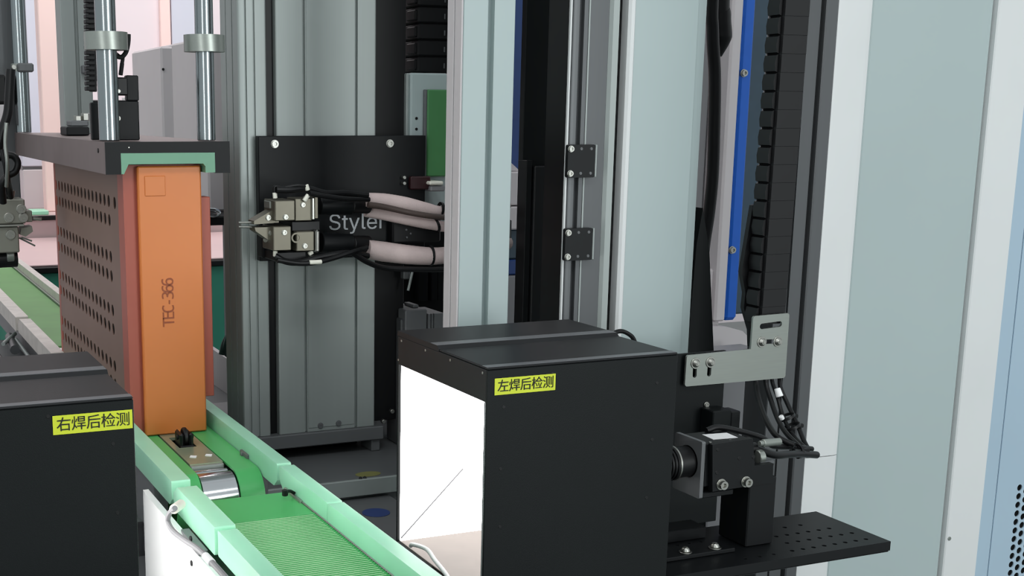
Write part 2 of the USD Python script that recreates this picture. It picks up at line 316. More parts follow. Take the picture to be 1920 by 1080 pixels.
t = thing('power_unit', 'tall grey power supply cabinet with round connectors left of the welding column', 'cabinet', (1.0, 3.0, 1.3))
MB().box(0.8414, 0.9045, 3.02, 3.35, 1.2684, 1.6785, 0.005).build('side_body', M['greywhite'], t)
MB().box(0.8992, 0.9472, 2.99, 3.35, 1.2684, 1.6882, 0.005).build('front_body', M['greywhite'], t)
MB().box(0.9058, 0.9445, 2.984, 2.992, 1.4325, 1.6667, 0.003).build('front_panel', M['greywhite'], t)
for y_ in ((0.9232, 2.9850, 1.4025), (0.9240, 2.9850, 1.3695), (0.9235, 2.9850, 1.3390)):
    b = MB().ring((y_[0], 2.972, y_[2]), (y_[0], 2.99, y_[2]), 0.013, 0.008, 20).cyl((y_[0], 2.978, y_[2]), (y_[0], 2.99, y_[2]), 0.009, 16)
    b.build('connector', M['dgrey'], t)
y_ = (0.9188, 2.9850, 1.2995)
b = MB().cyl((y_[0], 2.965, y_[2]), (y_[0], 2.99, y_[2]), 0.019, 24).build('power_socket', M['rubber'], t, label='large black round socket')
for k in range(5):
    a = k * 1.257; MB().cyl((y_[0] + 0.009 * math.cos(a), 2.961, y_[2] + 0.009 * math.sin(a)), (y_[0] + 0.009 * math.cos(a), 2.9655, y_[2] + 0.009 * math.sin(a)), 0.0026, 8).build('contact_pin', M['screw'], b)

# ------------------------------------------------------------------ machine table
t = thing('machine_table', 'dark grey machine table under the welding column with a bright front edge', 'table', (0.6, 1.84, 0))
MB().prism(Polygon([(-0.6, 1.8455), (1.06, 1.8455), (1.06, 2.75), (0.52, 2.75), (0.52, 3.4), (-0.6, 3.4)]), 'z', 0.898, 0.92).build('top', M['dgrey'], t)
MB().box(-0.6, 1.06, 1.838, 1.845, 0.894, 0.9215, 0.001).build('edge_lip', M['alu'], t)
MB().box(-0.55, 1.05, 1.85, 2.7, 0.0, 0.897, 0.003).build('base', M['dgrey'], t)
MB().prism(affinity.scale(Point(0.7808, 1.8687).buffer(1, quad_segs=8), 0.022, 0.014).intersection(sbox(0, 1.85, 2, 3)), 'z', 0.9201, 0.9206).build('paint_mark', M['yellowmark'], t, label='yellowish paint mark by the table edge')
MB().cyl((0.7606, 1.8519, 0.9195), (0.7567, 1.8423, 0.9225), 0.003, 10).cyl((0.7682, 1.8522, 0.9195), (0.7643, 1.8426, 0.9225), 0.003, 10).build('rivet', M['rubber'], t)
DK = 0.888
t = thing('lower_deck', 'lower grey deck below the green conveyor with a blue round sticker', 'deck', (0.4, 1.2, 0))
MB().box(0.40, 0.81, 0.75, 1.849, 0.845, DK, 0.002).build('deck_plate', M['dgrey'], t)
MB().box(-0.55, 0.80, 0.8, 1.83, 0.0, 0.844, 0.003).build('base', M['dgrey'], t)
bs = (0.7510, 1.7643, 0.8885)
MB().cyl((bs[0], bs[1], 0.8881), (bs[0], bs[1], 0.8888), 0.022, 36).build('round_sticker', M['bluesticker'], t, label='blue round sticker')

# ------------------------------------------------------------------ conveyors
ZB = 1.015
def guide(t, x0, x1, y0, y1, z0=1.006, z1=1.04, chf=0.0, near=0.0, name='guide_rail', mk='mint', yin=None):
    """A nylon guide bar along y; chf bevels its lower near or far corner, near bevels the top of its far end."""
    p = [(y0, z0), (y1 - chf, z0), (y1, z0 + chf * 0.8), (y1, z1 - near), (y1 - near * 1.6, z1), (y0, z1)] if chf >= 0 else [(y0 - chf, z0), (y1, z0), (y1, z1), (y0, z1), (y0, z0 - chf * 0.8)]
    q = []
    for a in p:
        if not q or abs(a[0] - q[-1][0]) + abs(a[1] - q[-1][1]) > 1e-6: q.append(a)
    g = Polygon(q).buffer(-0.003).buffer(0.003, quad_segs=3)
    b = MB().prism(g, 'x', x0, x1)
    return b.build(name, M[mk], t)
LX0, LX1, RX0, RX1 = 0.373, 0.398, 0.525, 0.545

t = thing('conveyor', 'near conveyor with a ribbed bright green belt between mint guide bars', 'conveyor', (0.46, 1.1, 0.86))
YN = 1.537; R = 0.014
prof = [(0.6, ZB - 0.004)]; pitch = 0.0058; y = 0.6
prof = []
while y < 1.42:
    prof += [(y, ZB - 0.001), (y + pitch * 0.45, ZB - 0.001), (y + pitch * 0.55, ZB + 0.0012), (y + pitch * 0.9, ZB + 0.0012)]; y += pitch
prof += [(1.43, ZB), (YN - R, ZB)] + [(YN - R + R * math.sin(a), ZB - R + R * math.cos(a)) for a in np.linspace(0.2, math.pi, 12)] + [(0.6, ZB - 2 * R)]
MB().prism(Polygon(prof), 'x', LX1 + 0.001, RX0 - 0.002).build('belt', M['belt'], t, smooth=25)
rb = MB()
for k in range(int((1.42 - 0.95) / pitch)): rb.box(LX1 + 0.004, RX0 - 0.006, 0.6 + pitch * (60 + k + 0.56), 0.6 + pitch * (60 + k + 0.89), ZB + 0.0011, ZB + 0.0018, 0.0002)
tag(rb.build('rib', M['rib'], t), kind='stuff')
MB().box(RX0 - 0.0015, RX0 + 0.006, 0.6, YN - 0.02, 0.99, ZB + 0.002, 0.0008).build('edge_strip', M['steel'], t)
MB().box(LX0 + 0.002, RX1 - 0.002, 0.6, YN - 0.03, 0.93, 0.985, 0.002).build('frame', M['alu_dark'], t)
for yy in (0.85, 1.4): MB().box(0.40, 0.52, yy, yy + 0.05, 0.8885, 0.929, 0.002).build('leg', M['alu_dark'], t)
guide(t, RX0, RX1, 1.385, 1.565, chf=0.02)
guide(t, RX0, RX1, 0.6, 1.383)
guide(t, LX0, LX1, 1.345, 1.535, near=0.012)
guide(t, LX0 + 0.003, LX1, 0.6, 1.343, z1=1.037)
MB().tube([(0.5235, 1.50, 1.02), (0.516, 1.497, 1.0245), (0.508, 1.492, 1.025)], 0.0022, 8).cyl((0.508, 1.492, 1.0205), (0.508, 1.492, 1.0285), 0.004, 12).build('sensor_pin', M['rubber'], t, label='small black pin at the belt edge')
MB().box(0.5205, 0.5245, 1.47, 1.535, 1.003, 1.0185, 0.0008).build('bracket', M['steel'], t)

t = thing('conveyor', 'middle conveyor with two side belts and a chrome roller under the orange battery', 'conveyor', (0.46, 2.1, 0.92))
YM = 1.66
for x0, x1 in ((LX1 + 0.001, 0.435), (0.4885, 0.5235)):
    r = 0.04
    pr = [(2.62, ZB), (YM, ZB)] + [(YM - r * math.sin(a), ZB - r + r * math.cos(a)) for a in np.linspace(0.15, math.pi, 16)] + [(2.62, ZB - 2 * r)]
    ins = [(YM - (r - .003) * math.sin(a), ZB - r + (r - .003) * math.cos(a)) for a in np.linspace(0, math.pi, 14)]
    g = Polygon(pr).difference(Polygon([(2.7, ZB - .003)] + ins + [(2.7, ZB - 2 * r + .003)]))
    MB().prism(g, 'x', x0, x1).build('belt', M['belt'], t, smooth=30)
bed = sbox(0.4375, 1.70, 0.486, 2.6).difference(sbox(0.447, 1.795, 0.4735, 1.86))
b = MB().prism(bed, 'z', ZB - 0.004, ZB + 0.0005).build('bed_plate', M['bed'], t)
for xx in (0.447, 0.470):
    MB().prism([(xx, 1.737), (xx + 0.008, 1.731), (xx + 0.012, 1.741), (xx + 0.004, 1.746)], 'z', ZB + 0.0004, ZB + 0.0012).build('sticker', M['paper'], b)
MB().box(0.4375, 0.486, 1.693, 1.702, ZB - 0.012, ZB - 0.001, 0.001).build('end_strip', M['steel'], t)
MB().cyl((0.4365, YM, ZB - 0.04), (0.4875, YM, ZB - 0.04), 0.0365, 48).build('roller', M['chrome'], t)
MB().cyl((0.4365, 1.683, ZB - 0.013), (0.4875, 1.683, ZB - 0.013), 0.008, 24).build('guide_shaft', M['chrome'], t)
for x0, x1 in ((LX0 + 0.004, LX1 - 0.001), (RX0 + 0.001, RX1 - 0.003)):
    MB().box(x0, x1, 1.665, 2.62, 0.925, 1.004, 0.001).build('side_frame', M['dgrey'], t)
    for yy in (1.9, 2.5): MB().box(x0, x1, yy, yy + 0.04, 0.9205, 0.926, 0.001).build('foot', M['dgrey'], t)
guide(t, RX0, RX1, 1.574, 2.62, chf=-0.014)
guide(t, LX0, LX1, 1.545, 2.50, chf=-0.012)
MB().box(RX0 - 0.0035, RX0 + 0.001, 1.70, 1.735, 1.012, 1.021, 0.001).cyl((0.519, 1.722, 1.0165), (0.5255, 1.722, 1.0165), 0.004, 12).build('sensor', M['dgrey'], t)

tag(MB().box(0.45, 0.4705, 1.797, 1.803, ZB - 0.02, ZB + 0.002).box(0.45, 0.4565, 1.80, 1.835, ZB - 0.03, ZB + 0.02, 0.004).box(0.464, 0.4705, 1.80, 1.835, ZB - 0.03, ZB + 0.02, 0.004).cyl((0.457, 1.815, ZB + 0.012), (0.4635, 1.815, ZB + 0.012), 0.014, 28).cyl((0.447, 1.815, ZB + 0.012), (0.4735, 1.815, ZB + 0.012), 0.004, 12).box(0.4535, 0.467, 1.81, 1.84, ZB - 0.03, ZB - 0.004).build('stop_roller', M['rubber']), 'black stop roller block at the foot of the orange battery', 'stop roller')

t = thing('conveyor', 'far conveyor with a plain green belt and pale guide bars', 'conveyor', (0.46, 3.6, 0))
MB().box(LX1 + 0.001, RX0 - 0.006, 2.72, 5.5, ZB - 0.02, ZB, 0.003).build('belt', M['belt_far'], t)
MB().box(RX0 - 0.0055, RX0 - 0.001, 2.72, 5.5, ZB - 0.02, ZB + 0.004, 0.001).build('edge_strip', M['steel'], t)
MB().box(LX1 - 0.01, RX0, 2.66, 2.70, ZB - 0.008, ZB, 0.001).build('end_plate', M['paper'], t)
MB().box(LX1, RX0, 2.74, 5.5, 0.93, ZB - 0.022, 0.002).build('frame', M['dgrey'], t)
guide(t, RX0, RX1, 2.66, 4.7, mk='far_nylon')
guide(t, LX0, LX1, 2.51, 2.99, near=0.015, mk='far_nylon')
guide(t, LX0 - 0.004, LX1, 3.0, 4.7, mk='far_nylon')
for yy in (2.9, 4.6): MB().box(0.41, 0.51, yy, yy + 0.06, 0.0 if yy > 3.4 else 0.9205, 0.929, 0.002).build('leg', M['dgrey'], t)
# loose things left of the far conveyor
t = thing('side_frame', 'black frame with pale struts along the left of the far conveyor', 'frame', (0.2, 2.9, 0.92))
MB().box(0.02, 0.33, 2.72, 3.2, 0.9205, 0.96, 0.003).build('tray', M['rubber'], t)
MB().tube([(0.3706, 3.1421, 0.9700), (0.3617, 2.9786, 0.9670)], 0.011, 14).build('cylinder_body', M['alu_dark'], t)
MB().tube([(0.3410, 3.0212, 0.9750), (0.3814, 3.1243, 0.9800)], 0.005, 10).build('strut', M['alu'], t)
MB().tube([(0.3773, 3.0765, 0.9750), (0.3802, 2.8559, 0.9650)], 0.004, 10).build('strut', M['alu'], t)
MB().box(0.3579, 0.3768, 2.665, 2.70, 0.9605, 0.975, 0.001).build('white_block', M['paper'], t, label='small white block')
MB().box(-0.05, 0.36, 2.66, 2.71, 0.9205, 0.9600, 0.003).build('cross_bar', M['anod'], t)

# white conveyor cover with a grey sensor cable
t = thing('conveyor_cover', 'white sheet metal cover under the left mint guide bar', 'cover', (0.36, 1.4, 0.846))
q1, q2 = (0.3380, 1.5542, 1.0284), (0.361, 1.4265, 0.999)
cv = []
for (xa, ya, zt) in (q2, (q1[0], q1[1], q1[2] - 0.006), (q1[0] + 0.0015, q1[1] + 0.006, q1[2])):
    for dx in (0, 0.007): cv += [(xa + dx, ya, 0.846), (xa + dx, ya, zt)]
cv += [(q1[0] + 0.0005, q1[1] - 0.012, q1[2] - 0.001)]
MB().add(trimesh.convex.convex_hull(np.array(cv))).build('cover_panel', M['white'], t)
MB().prism(Polygon([(0.7, 0.846), (1.4255, 0.846), (1.4255, 0.998), (0.7, 1.003)]), 'x', 0.361, 0.368).build('cover_panel', M['white'], t)
for y_ in ((0.3610, 1.4060, 1.0088), (0.3610, 1.4040, 0.9790)):
    MB().cyl((0.3595, y_[1], y_[2]), (0.362, y_[1], y_[2]), 0.0035, 12).build('screw_hole', M['rubber'], t)
t = thing('sensor_cable', 'grey sensor cable curving down from the left guide bar over the white cover', 'cable', (0.3560, 1.4467, 1.0356))
MB().tube([(0.3350, 1.3740, 1.0587), (0.3330, 1.3922, 1.0478), (0.3330, 1.4014, 1.0347), (0.3330, 1.3766, 1.0307), (0.3330, 1.3278, 1.0359), (0.3330, 1.2664, 1.0446), (0.3330, 1.2181, 1.0476), (0.3330, 1.1599, 1.0487), (0.3330, 1.1149, 1.0481)], 0.0032, 10).build('cord', M['grey'], t)
MB().cyl((0.3350, 1.3793, 1.0559), (0.3500, 1.4037, 1.0534), 0.0058, 16).build('plug', M['connector'], t)
MB().box(0.360, 0.372, 1.37, 1.455, 0.9985, 1.0055, 0.001).build('sensor_bracket', M['dgrey'], t)
MB().cyl((0.3330, 1.2387, 1.0466), (0.3330, 1.2121, 1.0473), 0.0042, 12).build('sleeve', M['paper'], t)

# ------------------------------------------------------------------ battery pack
t = thing('battery_pack', 'tall orange and red-brown battery pack with engraved lettering standing on the conveyor', 'battery pack', (0.462, 2.2, ZB + 0.001))
BX0, BX1, BZ0, BZ1 = 0.397, 0.5155, ZB + 0.001, 1.4265
end = Polygon([(BX0, BZ0), (BX1, BZ0), (BX1, BZ1), (BX0 + 0.008, BZ1), (BX0, BZ1 - 0.014)])
MB().prism(end.buffer(-.001).buffer(.001), 'y', 1.892, 1.932).build('end_plate', M['redbrown'], t)
MB().box(0.512, 0.5305, 1.897, 1.927, 1.067, 1.377, 0.001).build('flange', M['redbrown'], t)
cov = MB().box(0.4165, 0.5125, 1.880, 1.8915, BZ0, 1.4245, 0.002).build('end_cover', M['orange'], t)
MB().box(0.4265, 0.4575, 1.8785, 1.8802, 1.381, 1.4105, 0.0008).build('square_patch', M['orange'], cov)
txt = glyphs(MONO, 'TEC-366', 0.0178, 0.0103)
v = txt.vertices; v = np.stack([v[:, 0], v[:, 1], v[:, 2]], 1)
txt.vertices = np.stack([0.4655 - v[:, 1], 1.8797 - v[:, 2], 1.1835 + v[:, 0]], 1)
M['engraved'] = mat('engraved_orange', sr(150, 72, 34), 0.5)
MB().add(txt).build('lettering', M['engraved'], cov)
# perforated long side
side = sbox(1.933, BZ0 + 0.001, 2.515, 1.415)
holes = []
for zr in (1.3666, 1.3369, 1.2793, 1.2486, 1.1938, 1.1636, 1.1036, 1.0738):
    for k in range(17):
        if k == 0 and zr < 1.35: continue
        yy = 1.975 + 0.0335 * k + (-0.012 if k == 0 else 0)
        holes.append(Point(yy, zr).buffer(0.0095, quad_segs=4))
side = side.difference(unary_union(holes))
MB().prism(side, 'x', BX0 + 0.001, BX0 + 0.0025).build('side_panel', M['brown'], t)
MB().box(BX0 + 0.0125, BX1 - 0.006, 1.933, 2.512, BZ0 + 0.001, 1.410, 0.001).build('cell_stack', M['cell'], t)
MB().box(BX1 - 0.003, BX1, 1.933, 2.512, BZ0 + 0.001, 1.415, 0.0008).build('side_panel', M['brown'], t)
MB().box(BX0 + 0.001, BX1, 2.516, 2.535, BZ0, 1.4245, 0.001).build('end_plate', M['redbrown'], t)

# ------------------------------------------------------------------ clamp plate with guide rods
t = thing('clamp_plate', 'black topped clamp plate with a green pad resting over the battery top', 'clamp plate', (0.46, 2.3, 1.43))
pl = Polygon([(0.3675, 1.414), (0.3895, 1.414), (0.3895, 1.4445), (0.5305, 1.4445), (0.5305, 1.414), (0.5535, 1.414), (0.5535, 1.4605), (0.3675, 1.4605)])
M['plate_top'] = mat('grey_brown_plate', sr(112, 98, 96), 0.45, 0.2)
MB().prism(pl, 'y', 1.865, 1.8685).build('front_plate', M['anod'], t)
MB().prism(pl.buffer(-0.0002), 'y', 1.8687, 2.838).build('body', M['plate_top'], t)
pad = Polygon([(0.3897, 1.4143), (0.3945, 1.4143), (0.4005, 1.4275), (0.512, 1.4275), (0.5145, 1.424), (0.5145, 1.4143), (0.5303, 1.4143), (0.5303, 1.4443), (0.3897, 1.4443)])
pad = unary_union([sbox(0.3897, 1.4283, 0.5303, 1.4443), Polygon([(0.3897, 1.4143), (0.3935, 1.4143), (0.4005, 1.4283), (0.3897, 1.4283)]), Polygon([(0.5155, 1.4150), (0.5303, 1.4150), (0.5303, 1.4283), (0.5120, 1.4283), (0.5155, 1.4240)])])
MB().prism(pad, 'y', 1.8645, 2.78).build('green_pad', M['pad'], t)
MB().cyl((0.3665, 1.918, 1.447), (0.3685, 1.918, 1.447), 0.0035, 12).build('pin_hole', M['rubber'], t)
MB().cyl((0.402, 1.8642, 1.4525), (0.402, 1.8655, 1.4525), 0.0012, 8).build('pin_hole', M['screw'], t)

def rod(x, y, r, label, zc, rc, hc, z1=2.4, z0=1.461):
    o = thing('guide_rod', label, 'guide rod', (x, y, z0), None)
    MB().cyl((x, y, z0), (x, y, z1), r, 40).build('shaft', M['rod'], o)
    c = MB().ring((x, y, zc), (x, y, zc + hc), rc, r + 0.0003, 48)
    c = c.build('shaft_collar', M['steel'], o)
    return o
r1 = rod(0.3865, 1.925, 0.0152, 'left polished guide rod rising from the near left corner of the clamp plate', 1.5916, 0.0315, 0.0255)
r2 = rod(0.5290, 1.905, 0.0138, 'right polished guide rod rising from the near right corner of the clamp plate', 1.5909, 0.0305, 0.0245)
r3 = rod(0.3840, 2.815, 0.0160, 'leftmost dark guide rod at the far left end of the clamp plate', 1.5863, 0.0195, 0.016)
q = (0.3875, 2.7900, 1.5937)
MB().box(q[0] - 0.014, q[0] + 0.018, 2.775, 2.798, q[2] - 0.009, q[2] + 0.009, 0.003).build('clamp_block', M['dgrey'], r3)
MB().cyl((q[0] - 0.022, 2.79, q[2]), (q[0] - 0.022, 2.772, q[2]), 0.005, 12).build('clamp_screw', M['screw'], r3)

t = thing('lift_column', 'tall grey grooved lift column behind the left guide rod', 'column', (0.5, 2.74, 1.461))
lx0, lx1 = 0.4516, 0.5111
MB().prism(notched(lx0, lx1, 2.7, 2.76, front=[lx0 + (lx1 - lx0) * 0.52], w=0.008, d=0.01), 'z', 1.461, 2.6).build('profile', M['alu'], t)
MB().box(0.4882, 0.5022, 2.675, 2.70, 1.5803, 1.5972, 0.002).build('bracket', M['dgrey'], t)
# black bracket with the limit switch
t = thing('sensor_bracket', 'black upright bracket behind the left guide rod carrying a limit switch', 'bracket', (0.41, 1.96, 1.461))
MB().box(0.372, 0.4075, 1.985, 1.998, 1.461, 1.5171, 0.0015).build('rear_leaf', M['anod'], t)
MB().box(0.3988, 0.4387, 1.955, 1.97, 1.461, 1.5195, 0.0015).build('front_leaf', M['anod'], t)
MB().box(0.4208, 0.4394, 1.955, 1.97, 1.5195, 1.5571, 0.0015).build('upper_leaf', M['anod'], t)
screw(t, (0.4061, 1.9550, 1.4935), (0, -1, 0), 0.0035)
t = thing('limit_switch', 'small black limit switch on the upright bracket beside the left guide rod', 'switch', (0.4102, 1.9400, 1.5380))
MB().box(0.4020, 0.4187, 1.933, 1.9545, 1.5270, 1.5533, 0.002).build('body', M['rubber'], t)
for p in ((0.3998, 1.9320, 1.5400), (0.4036, 1.9320, 1.5331)): MB().cyl((p[0], 1.935, p[2]), (p[0], 1.929, p[2]), 0.0032, 14).build('terminal', M['screw'], t)
MB().cyl((0.4093, 1.9400, 1.5565), (0.4123, 1.9400, 1.5743), 0.0032, 12).build('cable_gland', M['rubber'], t)
tag(MB().tube([(0.4123, 1.9400, 1.5743), (0.4134, 1.9400, 1.5820), (0.4102, 1.9400, 1.5827), (0.4035, 1.9450, 1.5890), (0.4035, 1.9550, 1.5979), (0.4051, 1.9600, 1.6120), (0.4051, 1.9600, 1.6351), (0.4044, 1.9600, 1.6595), (0.4042, 1.9600, 1.6959)], 0.0028, 10).build('switch_cable', M['rubber']), 'thin black cable running up behind the left guide rod', 'cable')
tag(MB().tube([(0.4026, 1.9300, 1.5830), (0.4097, 1.9300, 1.5824), (0.4163, 1.9300, 1.5894), (0.4199, 1.9300, 1.6017), (0.4211, 1.9300, 1.6154)], 0.0034, 10).build('cable_loop', M['rubber']), 'short black cable loop just right of the left rod collar', 'cable')
# toothed energy chain behind the left rod
t = thing('toothed_chain', 'small black toothed chain hanging left of the left guide rod', 'cable chain', (0.4136, 2.2000, 1.5989))
pts = [np.array((0.4151, 2.2000, 1.7015)) + (np.array((0.4104, 2.2000, 1.5434)) - np.array((0.4151, 2.2000, 1.7015))) * k / 19 for k in range(20)]
for p in pts:
    MB().box(p[0] - 0.006, p[0] + 0.009, 2.19, 2.21, p[2] - 0.0052, p[2] + 0.0015, 0.001).box(p[0] + 0.001, p[0] + 0.012, 2.193, 2.207, p[2] - 0.007, p[2] + 0.003, 0.001).build('link', M['chain'], t)
t = thing('stepped_clamp', 'dark stepped clamp foot with nuts on the clamp plate left of the left rod', 'clamp', (0.4295, 2.4200, 1.4648))
MB().box(0.4037, 0.4454, 2.40, 2.47, 1.461, 1.4766, 0.002).build('base_block', M['anod'], t)
MB().box(0.4139, 0.4461, 2.41, 2.46, 1.4774, 1.4880, 0.002).build('upper_block', M['dgrey'], t)
for x_ in ((0.4304, 2.4300, 1.4908), (0.4443, 2.4300, 1.4957)): MB().cyl((x_[0], 2.43, x_[2] - 0.008), (x_[0], 2.43, x_[2] + 0.006), 0.008, 6).build('nut', M['screw'], t)

# ------------------------------------------------------------------ welding column
t = thing('welding_column', 'grey grooved linear axis column standing on a thick base plate behind the conveyor', 'column', (0.76, 2.0, 0.9205))
MB().box(0.61, 0.862, 1.992, 2.28, 0.9425, 0.966, 0.0015).build('base_plate', M['dgrey'], t)
MB().box(0.66, 0.84, 2.06, 2.25, 0.9205, 0.9423, 0.001).build('foot_block', M['rubber'], t)
MB().box(0.842, 0.858, 2.0, 2.05, 0.9205, 0.9423, 0.001).build('foot', M['dgrey'], t)
body = sbox(0.6725, 2.0, 0.8478, 2.20).buffer(-0.003).buffer(0.003, quad_segs=4)
for x_ in (0.7205, 0.8125): body = body.difference(sbox(x_ - 0.0022, 1.99, x_ + 0.0022, 2.006))
MB().prism(body, 'z', 0.9665, 2.7).build('body', M['alu'], t)
MB().box(0.7245, 0.809, 1.9985, 2.001, 0.973, 2.7, 0.0005).build('cover_strip', M['alu'], t)
MB().box(0.658, 0.672, 2.012, 2.18, 0.9665, 2.7, 0.0006).build('slot_strip', M['rubber'], t)
MB().prism(notched(0.6095, 0.6575, 2.0, 2.10, front=[0.622, 0.636], left=[2.03, 2.065], w=0.004, d=0.004, c=0.004), 'z', 0.9665, 2.7).build('side_rail', M['alu'], t)
for p in ((0.7460, 1.9980, 0.9760), (0.7795, 1.9980, 0.9772)): screw(t, p, (0, -1, 0), 0.0042, 0.002, name='cap_screw', m='dgrey')
for x_, y_ in ((0.585 + .04, 2.03), (0.618, 2.20), (0.64, 2.15), (0.622, 2.11)): screw(t, (x_, y_, 0.966), (0, 0, 1), 0.0052, 0.004, name='base_screw')
MB().box(0.8482, 0.915, 2.03, 2.19, 0.9665, 2.7, 0.001).build('drive_cover', M['rubber'], t, label='black drive cover along the right of the column')
for p in ((0.8713, 2.0200, 0.9683), (0.8877, 2.0200, 0.9854)):
    MB().cyl(p, (p[0], 2.012, p[2]), 0.004, 10).build('fitting', M['screw'], t)

t = thing('tool_plate', 'black tool plate with pale lettering fixed across the welding column', 'plate', (0.78, 1.98, 1.27))
MB().box(0.6355, 0.9315, 1.981, 1.998, 1.2655, 1.466, 0.0012).build('plate', M['anod'], t)
for p in ((0.6632, 1.9800, 1.4534), (0.8652, 1.9800, 1.4531)): screw(t, (p[0], 1.981, p[2]), (0, -1, 0), 0.0055, 0.004)
s_ = meshkit.text_mesh('Styler', 0.0255, 0.0006); bw = s_.bounds[1][0] - s_.bounds[0][0]; s_.vertices[:, 0] *= 0.1010 / bw
MB().add(face_front(s_, (0.7545, 1.981, 1.3125))).build('lettering', M['greytext'], t)
p = (0.9012, 1.9750, 1.3885); MB().box(p[0] - 0.002, p[0] + 0.035, 1.969, 1.9808, p[2] - 0.012, p[2] + 0.010, 0.002).build('red_switch', M['redlamp'], t, label='dark red switch block')
for q in ((0.8880, 1.9700, 1.3969), (0.8881, 1.9700, 1.3872)): MB().cyl((q[0], 1.9808, q[2]), (q[0], 1.970, q[2]), 0.003, 10).build('pin', M['screw'], t)
MB().box(0.8630, 0.9533, 1.962, 1.9808, 1.2878, 1.3310, 0.003).build('valve_block', M['rubber'], t, label='black block behind the hoses')
for q in ((0.8873, 1.9600, 1.3105), (0.8953, 1.9600, 1.3039), (0.8885, 1.9600, 1.2979)): MB().cyl((q[0], 1.962, q[2]), (q[0], 1.9595, q[2]), 0.0018, 8).build('dot', M['dgrey'], t)

HY = 1.90
def poly(pts): return Polygon(pts)
up = thing('welding_head', 'upper welding head with a nickel jaw and electrode pointing at the battery', 'welding head', (0.6390, 1.9000, 1.3489))
lo = thing('welding_head', 'lower welding head with a nickel jaw below the upper head', 'welding head', (0.6386, 1.9000, 1.3074))
jaw = [(0.5963, 1.9000, 1.3393)[::2], (0.6260, 1.9000, 1.3550)[::2], (0.6365, 1.9000, 1.3564)[::2], (0.6362, 1.9000, 1.3357)[::2], (0.5962, 1.9000, 1.3340)[::2]]
MB().prism(jaw, 'y', 1.885, 1.915).build('jaw', M['nickel'], up)
jaw = [(0.5970, 1.9000, 1.3294)[::2], (0.6318, 1.9000, 1.3292)[::2], (0.6315, 1.9000, 1.3084)[::2], (0.6184, 1.9000, 1.3097)[::2], (0.5986, 1.9000, 1.3236)[::2]]
MB().prism(jaw, 'y', 1.885, 1.915).build('jaw', M['nickel'], lo)
MB().cyl((0.5756, 1.9000, 1.3364), (0.5988, 1.9000, 1.3360), 0.0016, 12).build('electrode', M['screw'], up)
MB().cyl((0.5755, 1.9000, 1.3297), (0.5987, 1.9000, 1.3285), 0.0016, 12).build('electrode', M['screw'], lo)
def blk(t, name, x0, y0, x1, y1, d0, d1, mk, yp):
    pass
MB().box(0.6255, 0.6576, 1.87, 1.925, 1.3395, 1.3705, 0.0012).build('front_block', M['nickel'], up)
MB().box(0.6633, 0.6911, 1.885, 1.925, 1.3373, 1.3720, 0.001).build('rear_block', M['nickel'], up)
MB().box(0.6897, 0.6937, 1.88, 1.925, 1.3390, 1.3729, 0.0008).build('clamp_plate', M['screw'], up)
MB().box(0.6941, 0.6995, 1.88, 1.925, 1.3405, 1.3744, 0.0008).build('clamp_plate', M['nickel'], up)
MB().box(0.6221, 0.6511, 1.87, 1.925, 1.2936, 1.3310, 0.0012).build('front_block', M['nickel'], lo)
MB().box(0.6616, 0.6907, 1.875, 1.925, 1.2909, 1.3216, 0.0012).build('rear_block', M['nickel'], lo)
MB().ring((0.6608, 1.874, 1.3123), (0.6608, 1.88, 1.3123), 0.008, 0.0055, 24).build('eyelet', M['nickel'], lo)
MB().box(0.6934, 0.7005, 1.875, 1.925, 1.2875, 1.3234, 0.003).build('clamp_plate', M['screw'], lo)
MB().box(0.6591, 0.7062, 1.89, 1.98, 1.3211, 1.3361, 0.001).build('insulator', M['rubber'], lo)
MB().box(0.6282, 0.6524, 1.945, 1.975, 1.2746, 1.3113, 0.002).build('lower_block', M['anod'], lo)
MB().box(0.6318, 0.6836, 1.89, 1.975, 1.2744, 1.2898, 0.002).build('lower_block', M['rubber'], lo)
MB().box(0.6236, 0.6323, 1.89, 1.92, 1.3569, 1.3684, 0.001).build('adjuster', M['steel'], up)
for pt, rr in (((503,409), 0.0042), ((535.5,407), 0.0038), ((568,384), 0.004)):
    pass
screw(up, (0.6192, 1.8850, 1.3439), (0, -1, 0), 0.0038); screw(up, (0.6423, 1.8700, 1.3452), (0, -1, 0), 0.0036); screw(up, (0.6761, 1.8850, 1.3622), (0, -1, 0), 0.0034)
screw(lo, (0.6241, 1.8850, 1.3199), (0, -1, 0), 0.0038); screw(lo, (0.6399, 1.8700, 1.3215), (0, -1, 0), 0.0036); screw(lo, (0.6752, 1.8750, 1.2992), (0, -1, 0), 0.0036); screw(lo, (0.6193, 1.9000, 1.3080), (0, -1, 0), 0.003)
for tt, c0, c1, rr in ((up, (0.7158, 1.9200, 1.3581), (0.8047, 1.9300, 1.3545), 0.0145), (lo, (0.7182, 1.9200, 1.2986), (0.8050, 1.9300, 1.2920), 0.0165)):
    MB().cyl(c0, (c0[0] + (c1[0] - c0[0]) * .62, c0[1], c0[2] + (c1[2] - c0[2]) * .62), rr, 32).build('cylinder', M['anod'], tt)
    MB().cyl((c0[0] + (c1[0] - c0[0]) * .6, c0[1], c0[2] + (c1[2] - c0[2]) * .6), c1, rr * 0.86, 32).build('sleeve', M['rubber'], tt)
